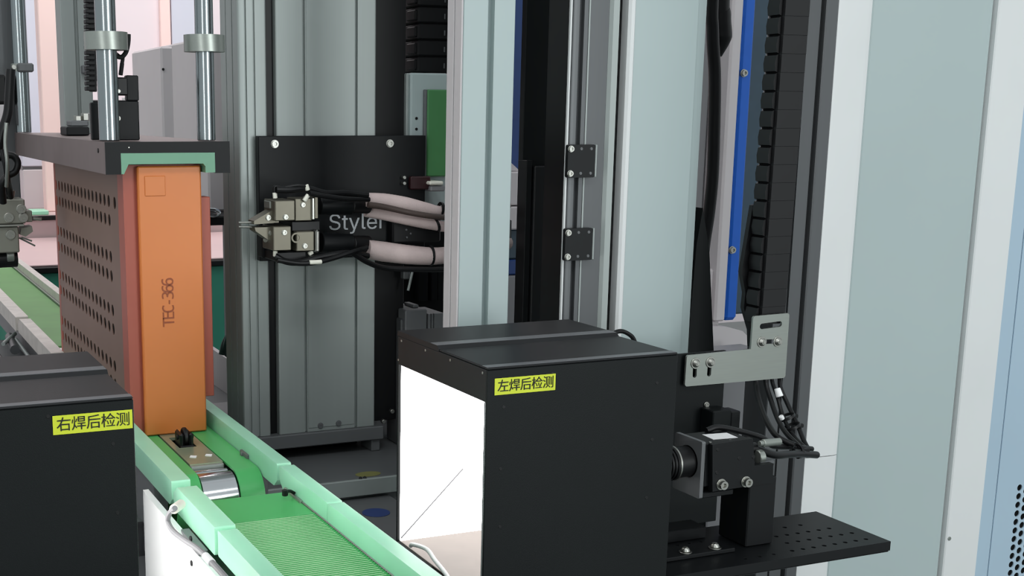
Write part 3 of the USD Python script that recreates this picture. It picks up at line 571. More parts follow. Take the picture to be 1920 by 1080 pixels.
for tt, q0, q1 in ((up, (0.6300, 1.8850, 1.3821), (0.6308, 1.8850, 1.3731)), (up, (0.6832, 1.8800, 1.3780), (0.6761, 1.8800, 1.3683)), (up, (0.6798, 1.8800, 1.3936), (0.6824, 1.8800, 1.3846)), (lo, (0.6297, 1.8850, 1.2833), (0.6298, 1.8850, 1.2924)), (lo, (0.6853, 1.8850, 1.2845), (0.6916, 1.8850, 1.2884))):
    MB().cyl(q0, q1, 0.0036, 12).build('air_fitting', M['connector'], tt)
# thin cables on the heads
for lab, pts, r in (
    ('thin black cable arching over the upper welding head', [(0.6300, 1.8850, 1.3813), (0.6310, 1.8850, 1.3910), (0.6449, 1.8850, 1.3891), (0.6641, 1.8800, 1.3923), (0.6798, 1.8800, 1.3912)], 0.0030),
    ('black cable from the upper head to the pink sleeve', [(0.6310, 1.8800, 1.3864), (0.6544, 1.8800, 1.3859), (0.6825, 1.8850, 1.3876), (0.7154, 1.8900, 1.3792), (0.7554, 1.9000, 1.3779), (0.7922, 1.9000, 1.3737)], 0.0052),
    ('second black cable of the upper head above its cylinder', [(0.6832, 1.8750, 1.3807), (0.7134, 1.8800, 1.3749), (0.7514, 1.8900, 1.3693), (0.7940, 1.9000, 1.3669)], 0.0042),
    ('black cable bundle sagging under the lower welding head', [(0.6281, 1.8800, 1.2847), (0.6429, 1.8750, 1.2763), (0.6648, 1.8750, 1.2738), (0.7023, 1.8800, 1.2801), (0.7494, 1.8850, 1.2846), (0.7925, 1.9000, 1.2763)], 0.0050),
    ('dark blue tinted cable below the lower welding head', [(0.6288, 1.8720, 1.2789), (0.6630, 1.8700, 1.2727), (0.6914, 1.8700, 1.2732), (0.7228, 1.8750, 1.2781), (0.7639, 1.8800, 1.2879), (0.7864, 1.8900, 1.2912)], 0.0040),
    ('black cable running under the lowest pink sleeve', [(0.7586, 1.8850, 1.2842), (0.7884, 1.8900, 1.2671), (0.8186, 1.8950, 1.2567), (0.8685, 1.9000, 1.2514), (0.9566, 1.9200, 1.2462), (1.0173, 1.9400, 1.2524)], 0.0045)):
    tag(MB().tube(pts, r, 10).build('head_cable', M['rubber']), lab, 'cable')
MB().cyl((0.6800, 1.8680, 1.2739), (0.7004, 1.8680, 1.2739), 0.0036, 12).build('cable_tip', M['connector'], lo)
for lab, pts, r in (
    ('uppermost pink grey sleeve hose bending down to the right', [(0.7949, 1.9200, 1.3648), (0.8288, 1.9200, 1.3623), (0.8669, 1.9200, 1.3563), (0.9080, 1.9250, 1.3471), (0.9360, 1.9300, 1.3425), (1.0052, 1.9600, 1.3396), (1.1268, 2.0500, 1.3399)], [0.0118, 0.0125, 0.012, 0.0105, 0.0085, 0.009, 0.009]),
    ('slim pink grey sleeve hose between the other two', [(0.8043, 1.9380, 1.3453), (0.8367, 1.9380, 1.3393), (0.8850, 1.9380, 1.3283), (0.9253, 1.9400, 1.3199), (0.9677, 1.9450, 1.3137), (1.1004, 2.0000, 1.3062)], [0.0095, 0.0098, 0.0095, 0.009, 0.0085, 0.008]),
    ('lowest and thickest pink grey sleeve hose', [(0.7989, 1.9200, 1.2853), (0.8293, 1.9200, 1.2798), (0.8774, 1.9200, 1.2727), (0.9312, 1.9300, 1.2678), (0.9913, 1.9500, 1.2707), (1.1178, 2.0300, 1.2745)], [0.0155, 0.0165, 0.0158, 0.0145, 0.014, 0.013])):
    tag(MB().tube(pts, r, 20).build('sleeve_hose', M['hose']), lab, 'hose')
tag(MB().tube([(0.7893, 1.8930, 1.3590), (0.8172, 1.8930, 1.3549), (0.8643, 1.8930, 1.3443), (0.9109, 1.9000, 1.3365), (0.9699, 1.9300, 1.3309), (1.0891, 2.0000, 1.3300)], [0.005, 0.0048, 0.0046, 0.0046, 0.0046, 0.0046], 12).build('brown_hose', mat('brown_rubber', sr(72, 58, 54), 0.55)), 'thin brown hose lying between the two upper pink sleeves', 'hose')
for p, rr, d, lab in (((0.9359, 1.9300, 1.3460), 0.0105, (1, 0, -.15), 'black cable tie round the uppermost pink sleeve'), ((0.9337, 1.9410, 1.3182), 0.0105, (1, 0, 0.3), 'black cable tie round the slim middle sleeve'), ((0.9164, 1.9280, 1.2695), 0.0162, (1, 0, 0), 'black cable tie round the lowest pink sleeve')):
    d = np.array(d, float); d /= np.linalg.norm(d); p = np.array(p)
    tag(MB().ring(p - d * 0.0022, p + d * 0.0022, rr + 0.0012, rr - 0.002, 28).build('cable_tie', M['rubber']), lab, 'cable tie')

# behind the hoses
t = thing('cable_carrier', 'black cable carrier with small pale pins hanging right of the welding column', 'cable chain', (0.9862, 2.1000, 1.6426))
for k in range(32):
    zc = 1.585 + 0.0277 * k
    MB().box(0.951, 1.0335, 2.06, 2.14, zc - 0.0135, zc + 0.0135, 0.003).box(0.947, 0.953, 2.065, 2.1, zc - 0.009, zc + 0.009, 0.002).build('link', M['chain'], t)
    MB().box(1.0005, 1.003, 2.0585, 2.0605, zc - 0.006, zc + 0.003, 0.0005).build('pin', M['alu_dark'], t)
t = thing('white_housing', 'pale housing with two small holes under the hanging cable carrier', 'housing', (0.9551, 2.0300, 1.5138))
MB().box(0.9158, 0.9850, 2.01, 2.18, 1.30, 1.5693, 0.003).build('body', M['pale'], t)
MB().box(0.9124, 0.9198, 2.02, 2.17, 1.30, 1.5691, 0.002).build('side_strip', M['alu'], t)
for q in ((0.9265, 2.0090, 1.4940), (0.9267, 2.0090, 1.4762)): MB().cyl((q[0], 2.0085, q[2]), (q[0], 2.011, q[2]), 0.0024, 12).build('screw_hole', M['rubber'], t)
t = thing('green_panel', 'mid green box panel in front of the pale housing', 'panel', (0.9545, 1.9850, 1.4694))
MB().box(0.9426, 0.9839, 1.9995, 2.0085, 1.3962, 1.5419, 0.002).build('panel', M['green'], t)
MB().box(0.9376, 0.9424, 2.0005, 2.0085, 1.3962, 1.5419, 0.001).build('edge_strip', M['dgrey'], t)
MB().box(0.9275, 0.9533, 1.955, 1.9985, 1.3843, 1.3906, 0.002).build('bright_strip', M['connector'], t)
MB().box(0.9319, 0.9589, 1.96, 1.99, 1.3733, 1.3832, 0.002).build('grey_block', M['grey'], t)
t = thing('servo_motor', 'dim grey servo box standing behind the right box top', 'motor', (0.9206, 2.0000, 1.1304))
MB().box(0.9052, 0.9473, 2.0, 2.08, 0.9205, 1.1669, 0.002).build('body', M['dgrey'], t)
MB().box(0.9016, 0.9092, 2.01, 2.07, 0.9205, 1.1504, 0.002).build('flank', M['alu_dark'], t)
MB().box(0.9293, 0.9396, 2.02, 2.06, 1.1672, 1.1725, 0.001).build('lug', M['dgrey'], t)
t = thing('terminal_box', 'smaller dim grey ribbed box beside the servo box', 'terminal box', (0.9650, 2.0000, 1.1277))
MB().prism(notched(0.9494, 0.9796, 2.0, 2.08, front=[0.9546, 0.9598], w=0.002, d=0.004), 'z', 0.9205, 1.1582).build('body', M['dgrey'], t)
t = thing('rear_equipment', 'black equipment rack in shadow between column and pale pillar', 'rack', (1.0, 2.3, 0.9205))
MB().box(0.93, 1.22, 2.25, 2.4, 0.9205, 1.28, 0.004).build('body', M['rubber'], t)
for i, x_ in enumerate((1.0380, 1.0656, 1.0795)): MB().box(x_, x_ + 0.022 - 0.007 * (i > 0), 2.235, 2.2495, 1.1431, 1.2090, 0.002).build('relay', M['anod'], t)
t = thing('plug_connector', 'small grey plug with a thin rod under the lowest sleeve', 'plug', (0.9073, 2.0000, 1.2293))
MB().box(0.9012, 0.9143, 2.0, 2.015, 1.2210, 1.2395, 0.002).build('body', M['alu_dark'], t)
MB().cyl((0.9150, 1.9950, 1.2342), (0.9073, 1.9950, 1.2021), 0.0024, 10).build('rod', M['alu'], t)
# white panel and loose cable behind the battery
t = thing('white_guard', 'pale sheet guard with a sloping top edge left of the welding column', 'guard', (0.7, 2.4, 0.92))
MB().prism(Polygon([(2.30, 0.9205), (2.74, 0.9205), (2.74, 0.9997), (2.30, 0.9936)]), 'x', 0.74, 0.75).build('sheet', M['greywhite'], t)
tag(MB().tube([(0.7160, 2.5000, 1.0147), (0.7245, 2.5000, 1.0420), (0.7456, 2.5000, 1.0708), (0.7708, 2.5000, 1.0704), (0.7819, 2.5000, 1.0473), (0.7700, 2.5000, 1.0222), (0.7444, 2.5000, 1.0094), (0.7263, 2.5000, 1.0173), (0.7237, 2.4900, 1.0382), (0.7380, 2.4900, 1.0695), (0.7632, 2.4900, 1.0768)], 0.006, 12).build('cable_coil', mat('dark_green_cable', sr(30, 62, 56), 0.5)), 'dark green coiled cable between battery and welding column', 'cable')
t = thing('rear_post', 'dull grey post with a small hinge plate right of the orange battery', 'post', (0.8795, 2.9000, 1.0823))
MB().prism(notched(0.8624, 0.9354, 2.9, 2.98, front=[0.8862], w=0.006), 'z', 0.0, 1.2684 - 0.0225).build('profile', M['dgrey'], t)
MB().box(0.8451, 0.8581, 2.88, 2.90, 1.1306, 1.2157, 0.003).build('hinge_plate', M['alu_dark'], t)
MB().box(0.7898, 0.9112, 2.885, 3.38, 1.2684 - 0.022, 1.2684 - 0.0005, 0.003).build('shelf_board', M['anod'], t)
tag(MB().tube([(0.8025, 2.8800, 1.2839), (0.8177, 2.8800, 1.2823), (0.8266, 2.8800, 1.2759), (0.8175, 2.8800, 1.2700), (0.8035, 2.8800, 1.2716)], 0.0045, 10).build('hook', M['chrome']), 'small bright steel hook at the right edge of the battery', 'hook')

A = lambda p: (p[0], p[2])
# ------------------------------------------------------------------ post-weld inspection boxes
def inspection_box(x0, x1, z0, text, label, open_left, lx):
    y0, y1, z1, th = 1.25, 1.50, 1.2207, 0.003
    o = thing('inspection_box', label, 'inspection box', ((x0 + x1) / 2, (y0 + y1) / 2, z0))
    xo, xc = (x0, x1) if open_left else (x1, x0)                    # open side, closed side
    s = 1 if open_left else -1
    MB().box(x0, x1, y0, y0 + th, z0, z1 - 0.0032, 0.0006).build('front_panel', M['black'], o)
    MB().box(x0, x1, y1 - th, y1, z0, z1 - 0.0032, 0.0006).build('back_panel', M['black'], o)
    cl = sbox(y0 + th, z0, y1 - th, z1 - 0.0032)
    cl = cl.difference(Point(1.372, 1.036).buffer(0.030, quad_segs=10))
    MB().prism(cl, 'x', min(xc, xc - s * th), max(xc, xc - s * th)).build('side_panel', M['black'], o)
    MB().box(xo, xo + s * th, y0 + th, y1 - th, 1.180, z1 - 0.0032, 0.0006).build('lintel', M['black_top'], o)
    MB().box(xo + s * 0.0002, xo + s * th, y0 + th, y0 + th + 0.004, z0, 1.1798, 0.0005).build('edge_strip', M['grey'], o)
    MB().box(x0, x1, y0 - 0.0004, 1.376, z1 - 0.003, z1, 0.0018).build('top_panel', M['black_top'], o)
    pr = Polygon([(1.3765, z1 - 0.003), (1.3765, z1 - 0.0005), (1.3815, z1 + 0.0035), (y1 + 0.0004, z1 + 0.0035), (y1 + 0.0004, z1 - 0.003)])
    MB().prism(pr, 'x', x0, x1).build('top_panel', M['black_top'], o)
    MB().box(x0 + 0.0005, x1 - 0.0005, 1.383, 1.401, z1 + 0.0034, z1 + 0.0041, 0.0002).build('highlight_strip', M['seam'], o)  # pale strips paint the ridge and front edge highlights
    MB().box(x0 + 0.0005, x1 - 0.0005, y0 + 0.0018, y0 + 0.0145, z1 - 0.0003, z1 + 0.0003, 0.0002).build('highlight_strip', M['seam'], o)
    MB().box(x0 + th, x1 - th, y0 + th, y1 - th, z0, z0 + 0.002, 0.0005).build('floor_liner', M['beige'], o)
    MB().box(x0 + th + 0.0005, x1 - th - 0.0005, y1 - 0.008, y1 - 0.0035, z0 + 0.0022, 1.2, 0.0005).build('light_panel', M['lightbox'], o, label='added glowing panel on the unseen side wall')
    xa, xb = sorted((xc - s * 0.0035, xc - s * 0.006))
    MB().prism(sbox(y0 + 0.007, z0 + 0.0022, y1 - 0.009, 1.2).difference(Point(1.372, 1.036).buffer(0.030, quad_segs=10)), 'x', xa, xb).build('light_panel', M['lightbox'], o, label='added glowing panel on the unseen side wall')  # unseen glowing wall, added to light the guide bars and cover
    MB().box(x0 + th + 0.0005, x1 - th - 0.0005, y0 + 0.0035, y0 + 0.006, z0 + 0.0022, 1.2, 0.0005).build('liner', M['paper'], o)
    MB().box(x0 + th + 0.0005, x1 - th - 0.0005, y0 + 0.0065, y1 - 0.0085, 1.2, 1.2035, 0.0005).build('ceiling_liner', M['paper'], o)
    lb = MB().box(lx, lx + 0.0795, y0 - 0.0006, y0 - 0.0001, z1 - 0.0325, z1 - 0.0130, 0.0002).build('label', M['label'], o, label='yellow label with black characters')
    g = glyphs(CJK, text, 0.0112, 0.01472)
    MB().add(face_front(g, (lx + 0.0033, y0 - 0.00062, z1 - 0.0277))).build('lettering', M['ink'], lb)
    # frame of the label: a fine dark line just inside its border
    fr = sbox(lx, z1 - 0.0325, lx + 0.0795, z1 - 0.0130)
    for p in ((0.085, -0.013), (0.23, -0.035), (0.227, -0.105), (0.223, -0.178), (0.022, -0.047), (0.02, -0.12), (0.021, -0.19)):
        xx = (x0 + p[0]) if open_left else (x1 - p[0])
        MB().cyl((xx, y0 - 0.0004, z1 + p[1]), (xx, y0 + 0.001, z1 + p[1]), 0.0022, 12).build('rivet', M['rubber'], o)
    for yy, dz in ((1.488, -0.008), (1.415, -0.008), (1.345, -0.008), (1.262, -0.008), (1.4975, -0.035)):
        xx = xo - s * 0.0004
        MB().cyl((xx, yy, z1 + dz), (xx + s * 0.001, yy, z1 + dz), 0.0017, 10).build('rivet', M['screw'], o)
    return o
boxR = inspection_box(0.668, 0.9262, 0.9362, '左焊后检测', 'black inspection box, the right one, with a glowing open side and a yellow label', True, 0.6773)
boxL = inspection_box(0.0085, 0.2652, 0.8455, '右焊后检测', 'black inspection box at the bottom left with a yellow label, left of the orange battery', False, 0.1841)
MB().tube([(0.6712, 1.4905, 0.9431), (0.7622, 1.4905, 1.0301)], 0.0009, 8).build('mirror_edge_rod', M['grey'], boxR)  # thin rod standing in for an angled mirror edge
tag(MB().tube([(0.668, 1.452, 0.945), (0.666, 1.44, 0.951), (0.6640, 1.3951, 0.9593), (0.6640, 1.3713, 0.9530), (0.6640, 1.3406, 0.9459), (0.6640, 1.3181, 0.9365)], 0.0028, 10).build('light_cable', M['white']), 'white cable hanging at the foot of the glowing box opening', 'cable')
tag(MB().tube([(0.9134, 1.3727, 1.2220), (0.94, 1.365, 1.226), (0.96, 1.37, 1.228), (0.985, 1.35, 1.215), (0.975, 1.32, 1.19), (0.955, 1.31, 1.17)], 0.0035, 10).build('black_cable', M['rubber']) if False else
    MB().tube([(1.0013, 1.5060, 1.1920), (1.0090, 1.5100, 1.1985), (1.0209, 1.5120, 1.1998), (1.0328, 1.5120, 1.1952), (1.0422, 1.5120, 1.1869), (1.0505, 1.5120, 1.1677)], 0.0032, 10).build('box_cable', M['rubber']), 'black cable bent over the back edge of the right inspection box', 'cable')

# plate under the box, with its camera
plate = thing('mounting_plate', 'black perforated mounting plate under the right inspection box and its camera', 'plate', (1.0, 1.32, 0.92))
pp = sbox(0.64, 1.25, 1.2905, 1.394)
hl = []
for r_, (xs, y_) in enumerate((((1.14, 1.266, 8), 1.270), ((1.155, 1.267, 7), 1.2975), ((1.16, 1.252, 6), 1.325), ((1.17, 1.225, 3), 1.352))):
    for x_ in np.linspace(xs[0], xs[1], xs[2]): hl.append(Point(x_, y_).buffer(0.0032, quad_segs=4))
for x_ in np.linspace(0.955, 1.05, 6):
    for y_ in (1.345, 1.372): hl.append(Point(x_, y_).buffer(0.0022, quad_segs=3))
for x_ in (1.062, 1.085, 1.108): hl.append(Point(x_, 1.268).buffer(0.0026, quad_segs=3))
MB().prism(pp.difference(unary_union(hl)), 'z', 0.9225, 0.9355).build('plate', M['anod'], plate)
MB().box(0.641, 1.2895, 1.251, 1.393, 0.9203, 0.9223, 0.0008).build('under_plate', M['rubber'], plate)
MB().box(0.66, 0.79, 1.27, 1.38, 0.8885, 0.920, 0.003).build('support_block', M['anod'], plate)
t = thing('clamp_bar', 'dark steel clamp bar with two bright bolts beside the box on the mounting plate', 'bar', (1.0, 1.3, 0.936))
MB().box(0.9285, 1.066, 1.293, 1.33, 0.936, 0.9415, 0.001).build('bar', M['anod'], t)
for q in ((0.9936, 1.3032, 0.9415), (1.0398, 1.3025, 0.9415)):
    b = MB().cyl((q[0], q[1], 0.9417), (q[0], q[1], 0.9432), 0.0085, 24).cyl((q[0], q[1], 0.9432), (q[0], q[1], 0.9485), 0.0062, 24, r2=0.005).cyl((q[0], q[1], 0.9487), (q[0], q[1], 0.9495), 0.003, 6)
    b.build('bolt', M['screw'], t)
MB().box(0.9285, 1.066, 1.355, 1.39, 0.936, 0.952, 0.001).build('rear_bar', M['anod'], t)
q = (1.0184, 1.3662, 0.9525)
MB().cyl((0.934, 1.372, 0.9522), (0.934, 1.372, 0.960), 0.0055, 20).build('bolt', M['screw'], t)

t = thing('camera_bracket', 'black camera bracket, an upright post with a wide block on top', 'bracket', (1.1, 1.32, 0.936))
MB().box(1.0898, 1.1345, 1.302, 1.360, 0.9362, 1.0298, 0.0015).build('post', M['anod'], t)
MB().prism(Polygon([A((1.0243, 1.3000, 1.0844)), A((1.0887, 1.3000, 1.0868)), A((1.0942, 1.3000, 1.0493)), A((1.1248, 1.3000, 1.0491)), A((1.1261, 1.3000, 1.0225)), A((1.0288, 1.3000, 1.0210))]), 'y', 1.300, 1.3085).build('side_plate', M['anod'], t)
for q in ((1352, 908), (1398, 903)):
    p = (1.0417, 1.3000, 1.0296) if q[0] == 1352 else (1.0811, 1.3000, 1.0289)
    b = MB().cyl((p[0], 1.3, p[2]), (p[0], 1.2988, p[2]), 0.0076, 24).ring((p[0], 1.2988, p[2]), (p[0], 1.2925, p[2]), 0.0058, 0.003, 24).cyl((p[0], 1.2985, p[2]), (p[0], 1.296, p[2]), 0.0035, 6)
    b.build('screw', M['screw'], t)
for p in ((1.0332, 1.3000, 1.0771), (1.0683, 1.3000, 1.0621), (1.0915, 1.3000, 1.0612), (1.0338, 1.3000, 1.0463)): MB().cyl((p[0], 1.2995, p[2]), (p[0], 1.3015, p[2]), 0.0026, 12).build('screw_hole', M['rubber'], t)
fr = round_rect(1.3090, 1.010, 1.3665, 1.0865, 0.002).difference(Point(1.3375, 1.054).buffer(0.0215, quad_segs=10))
MB().prism(fr, 'x', 1.0150, 1.0205).build('front_plate', M['dgrey'], t)
MB().box(1.0207, 1.07, 1.3092, 1.366, 1.010, 1.0175, 0.001).build('shelf', M['anod'], t)

t = thing('machine_camera', 'black machine vision camera whose lens with a silver ring looks into the right box', 'camera', (1.05, 1.337, 1.02))
CY, CZ = 1.3375, 1.054
MB().box(1.0207, 1.0935, 1.3092, 1.366, 1.025, 1.0835, 0.0015).build('body', M['anod'], t)
MB().prism(affinity.rotate(sbox(1.045, 1.322, 1.082, 1.349), -6), 'z', 1.0836, 1.0841).build('sticker', M['paper'], t, label='white sticker with faint print')
MB().cyl((1.0149, CY, CZ), (0.992, CY, CZ), 0.0205, 40).build('lens_mount', M['rubber'], t)
MB().cyl((0.9918, CY, CZ), (0.9888, CY, CZ), 0.0232, 48).build('lens_ring', M['screw'], t, label='silver lens ring')
b = MB()
for k in range(7):
    xa = 0.9886 - 0.0045 * k; b.cyl((xa, CY, CZ), (xa - 0.0032, CY, CZ), 0.0228 - 0.0004 * k, 40).cyl((xa - 0.0031, CY, CZ), (xa - 0.0046, CY, CZ), 0.0212 - 0.0004 * k, 40)
b.build('lens_barrel', M['rubber'], t)
MB().cyl((0.966, CY - 0.021, CZ + 0.008), (0.966, CY - 0.0285, CZ + 0.011), 0.002, 12).build('focus_screw', M['screw'], t)
for p in ((1.03, 1.312), (1.062, 1.3115)): MB().cyl((p[0], p[1], 1.0834), (p[0], p[1], 1.085), 0.002, 10).build('cap_screw', M['screw'], t)
MB().cyl((1.0937, 1.33, 1.066), (1.118, 1.330, 1.063), 0.0085, 20).build('plug', M['rubber'], t)

# upright rear panel, bracket, black housing
t = thing('upright_plate', 'black upright panel standing behind the camera at the back of the right box', 'panel', (1.1, 1.5, 0.936))
MB().box(0.90, 1.1975, 1.5010, 1.5065, 0.90, 1.162, 0.0008).build('panel', M['black'], t)
screw(t, (1.1666, 1.4995, 1.0829), (0, -1, 0), 0.0036, 0.002)
t = thing('sensor_housing', 'small black rectangular housing behind the camera on the upright panel', 'housing', (1.1867, 1.4800, 1.0604))
MB().box(1.1567, 1.1892, 1.47, 1.4995, 1.03, 1.0799, 0.0015).build('body', M['black'], t)
MB().box(1.1896, 1.2066, 1.471, 1.4995, 1.03, 1.0762, 0.0015).build('cover', M['anod'], t)
BY = 1.492
ob = Polygon([A((1.1210, 1.4920, 1.1613)), A((1.2347, 1.4920, 1.1630)), A((1.2352, 1.4920, 1.2119)), A((1.3016, 1.4920, 1.2129)), A((1.3022, 1.4920, 1.1145)), A((1.1202, 1.4920, 1.1153))]).buffer(-0.004).buffer(0.004, quad_segs=5)
def SL(a, b, r): return slot(a[0], a[2], b[0], b[2], r)
ob = ob.difference(unary_union([SL((1.2525, 1.4920, 1.1958), (1.2847, 1.4920, 1.1974), 0.0042), SL((1.1360, 1.4920, 1.1449), (1.1365, 1.4920, 1.1307), 0.0034), SL((1.1619, 1.4920, 1.1446), (1.1619, 1.4920, 1.1307), 0.0034), SL((1.2553, 1.4920, 1.1724), (1.2829, 1.4920, 1.1714), 0.0034)]))
t = thing('angle_bracket', 'stepped stainless steel bracket with slots bolted to the black cable chain', 'bracket', (1.2097, 1.4920, 1.1363))
MB().prism(ob, 'y', 1.492, 1.4955).build('sheet', M['steel'], t)
for q in ((1.1367, 1.4920, 1.1488), (1.1630, 1.4920, 1.1485), (1.2534, 1.4920, 1.1725), (1.2829, 1.4920, 1.1714)):
    b = MB().cyl((q[0], 1.492, q[2]), (q[0], 1.4905, q[2]), 0.0082, 24).cyl((q[0], 1.4905, q[2]), (q[0], 1.4865, q[2]), 0.0062, 24, r2=0.0042).cyl((q[0], 1.4867, q[2]), (q[0], 1.4858, q[2]), 0.0022, 6)
    b.build('bolt', M['screw'], t)

# energy chain above the bracket: flat black links, a wavy left flank
t = thing('cable_chain', 'tall black cable chain with a wavy left edge above the steel bracket', 'cable chain', (1.2855, 1.5200, 1.2073))
top, bot = np.array((1.3068, 1.5000, 1.6906)), np.array((1.3004, 1.5000, 1.1965)); n = 19
top = bot + (top - bot) * 36 / 19; n = 36
for k in range(n):
    a, b_ = top + (bot - top) * k / n, top + (bot - top) * (k + 1) / n
    w = 0.043
    MB().box(a[0] * .5 + b_[0] * .5 - w, a[0] * .5 + b_[0] * .5, 1.50, 1.532, b_[2] + 0.00005, a[2], 0.00025).build('link', M['chain'], t)
    xx = a[0] * .5 + b_[0] * .5 - w - 0.0004
    MB().prism(Polygon([(xx, b_[2] + 0.0004), (xx, a[2] - 0.0004), (xx - 0.004, a[2] - 0.002), (xx - 0.006, (a[2] + b_[2]) / 2), (xx - 0.0045, b_[2] + 0.002)]), 'y', 1.506, 1.531).build('flank', M['rubber'], t)
MB().prism(Polygon([A((1.2743, 1.5350, 1.3737)), A((1.2551, 1.5350, 1.3703)), A((1.2423, 1.5350, 1.2719)), A((1.2516, 1.5350, 1.2402)), A((1.2504, 1.5350, 1.2177)), A((1.2650, 1.5350, 1.1827)), A((1.2680, 1.5350, 1.1571)), A((1.2879, 1.5350, 1.1574)), A((1.2761, 1.5350, 1.2301))]), 'y', 1.533, 1.541).build('end_link', M['rubber'], t)

for lab, pts, r in (
    ('leftmost thick black cable from the steel bracket to the camera', [(1.2549, 1.5030, 1.1310), (1.2554, 1.5000, 1.1071), (1.2442, 1.4800, 1.0918), (1.2296, 1.4500, 1.0753), (1.2119, 1.4100, 1.0622), (1.2022, 1.3800, 1.0569), (1.2117, 1.3600, 1.0508)], 0.0042),
    ('second black cable below the steel bracket', [(1.2728, 1.5030, 1.1297), (1.2732, 1.5000, 1.1074), (1.2684, 1.4800, 1.0841), (1.2567, 1.4500, 1.0649), (1.2392, 1.4100, 1.0541), (1.2303, 1.3700, 1.0442)], 0.0036),
    ('third black cable below the steel bracket', [(1.2847, 1.5040, 1.1286), (1.2851, 1.5000, 1.1081), (1.2799, 1.4800, 1.0888), (1.2749, 1.4600, 1.0651), (1.2599, 1.4200, 1.0474), (1.2511, 1.3800, 1.0366)], 0.0030),
    ('black cable on the outer right of the cable bundle', [(1.3010, 1.5030, 1.1153), (1.2933, 1.4900, 1.0996), (1.2922, 1.4700, 1.0777), (1.2839, 1.4400, 1.0582), (1.2734, 1.4100, 1.0382), (1.2663, 1.3900, 1.0295)], 0.0034),
    ('black cable arching from the top of the camera to the bundle', [(1.06, 1.36, 1.086), (1.085, 1.36, 1.088), (1.1505, 1.3600, 1.0688), (1.1789, 1.3650, 1.0520), (1.2253, 1.3750, 1.0435), (1.2653, 1.3850, 1.0340)], 0.004),
    ('thick black cable leaving the back of the camera', [(1.118, 1.330, 1.063), (1.1533, 1.3320, 1.0499), (1.1902, 1.3450, 1.0437), (1.2270, 1.3600, 1.0370), (1.2657, 1.3750, 1.0278)], 0.0052)):
    tag(MB().tube(pts, r, 12).build('camera_cable', M['rubber']), lab, 'cable')
MB2 = MB().cyl((1.1202, 1.3180, 1.0729), (1.1520, 1.3220, 1.0710), 0.0052, 20).cyl((1.1140, 1.3170, 1.0733), (1.1210, 1.3180, 1.0728), 0.0036, 16)
tag(MB2.build('cable_connector', M['steel']), 'silver cylindrical cable connector behind the camera', 'connector')
tag(MB().cyl((1.1120, 1.3180, 1.0546), (1.1208, 1.3180, 1.0545), 0.0095, 24).build('connector_nut', M['steel']), 'bright round connector nut at the back of the camera', 'connector')
tag(MB().cyl((1.1122, 1.3120, 1.0458), (1.1350, 1.3140, 1.0459), 0.0045, 18).build('lower_plug', M['alu_dark']), 'small grey plug below the connector nut', 'plug')
for i, (p, rr, lab) in enumerate((((1.2722, 1.4500, 1.0659), 0.013, 'black cable tie round the upper cable bundle'), ((1.2657, 1.4300, 1.0566), 0.013, 'black cable tie in the middle of the cable bundle'), ((1.2236, 1.3650, 1.0399), 0.0105, 'black cable tie round the lower cable bundle'))):
    d = np.array([0.35, -0.2, -0.9]) if i < 2 else np.array([1.0, 0, 0]); d /= np.linalg.norm(d); p = np.array(p)
    tag(MB().ring(p - d * 0.002, p + d * 0.002, rr, rr - 0.002, 24).box(p[0] + rr - .002, p[0] + rr + 0.008, p[1] - 0.003, p[1] + 0.003, p[2] - 0.003, p[2] + 0.003).build('bundle_tie', M['rubber']), lab, 'cable tie')
tag(MB().cyl((1.2777, 1.4800, 1.1028), (1.2794, 1.4750, 1.0907), 0.0046, 14, r2=0.0056).build('cable_marker', M['paper']), 'white marker sleeve on the cable bundle below the bracket', 'cable marker')
tag(MB().cyl((1.2491, 1.4350, 1.0729), (1.2525, 1.4350, 1.0678), 0.0036, 12).build('cable_marker', M['paper']), 'tiny white tag lower down on the cable bundle', 'cable marker')

# ------------------------------------------------------------------ enclosure frame at the right
FY, TOP = 1.62, 2.6
t = thing('frame_pillar', 'pale aluminium pillar with a front groove left of the dark doorway', 'pillar', (0.857, FY, 0))
MB().prism(notched(0.8167, 0.8973, FY, FY + 0.046, front=[0.8590], left=[], w=0.0105, d=0.012, c=0.002), 'z', 0.0, TOP).build('profile', M['pale'], t)
MB().box(0.8140, 0.8166, FY + 0.001, FY + 0.022, 0.0, TOP, 0.0008).build('side_strip', M['greywhite'], t)
MB().box(0.8140, 0.8166, FY + 0.0255, FY + 0.0455, 0.0, TOP, 0.0008).build('side_strip', M['greywhite'], t)
q = (0.8956, 1.6180, 1.3377)
MB().box(0.8975, 0.902, FY + 0.004, FY + 0.02, q[2] - 0.012, q[2] + 0.014, 0.001).build('latch', M['anod'], t)

t = thing('door_frame', 'dull grey door frame upright carrying two black hinges', 'door frame', (1.03, FY, 0))
MB().prism(notched(0.9885, 1.0665, FY, FY + 0.06, front=[1.0045], w=0.008, d=0.008, c=0.006), 'z', 0.0, TOP).build('profile', M['alu_dark'], t)
MB().box(0.9855, 0.9883, FY - 0.001, FY + 0.004, 0.0, TOP, 0.0006).build('edge_strip', M['white'], t)
MB().box(0.9855, 0.9883, FY + 0.0045, FY + 0.06, 0.0, TOP, 0.0006).build('side_seal', M['rubber'], t)
MB().box(1.0155, 1.0180, FY - 0.0015, FY - 0.0001, 0.0, TOP, 0.0004).build('bead', M['alu'], t)
MB().prism(Polygon([(1.050, FY - 0.0002), (1.054, FY - 0.005), (1.064, FY - 0.005), (1.0664, FY - 0.0002)]), 'z', 0.0, TOP).build('corner_bead', M['alu'], t)
MB().box(1.0667, 1.0795, FY + 0.012, FY + 0.05, 0.0, TOP, 0.0006).build('gasket', M['rubber'], t)
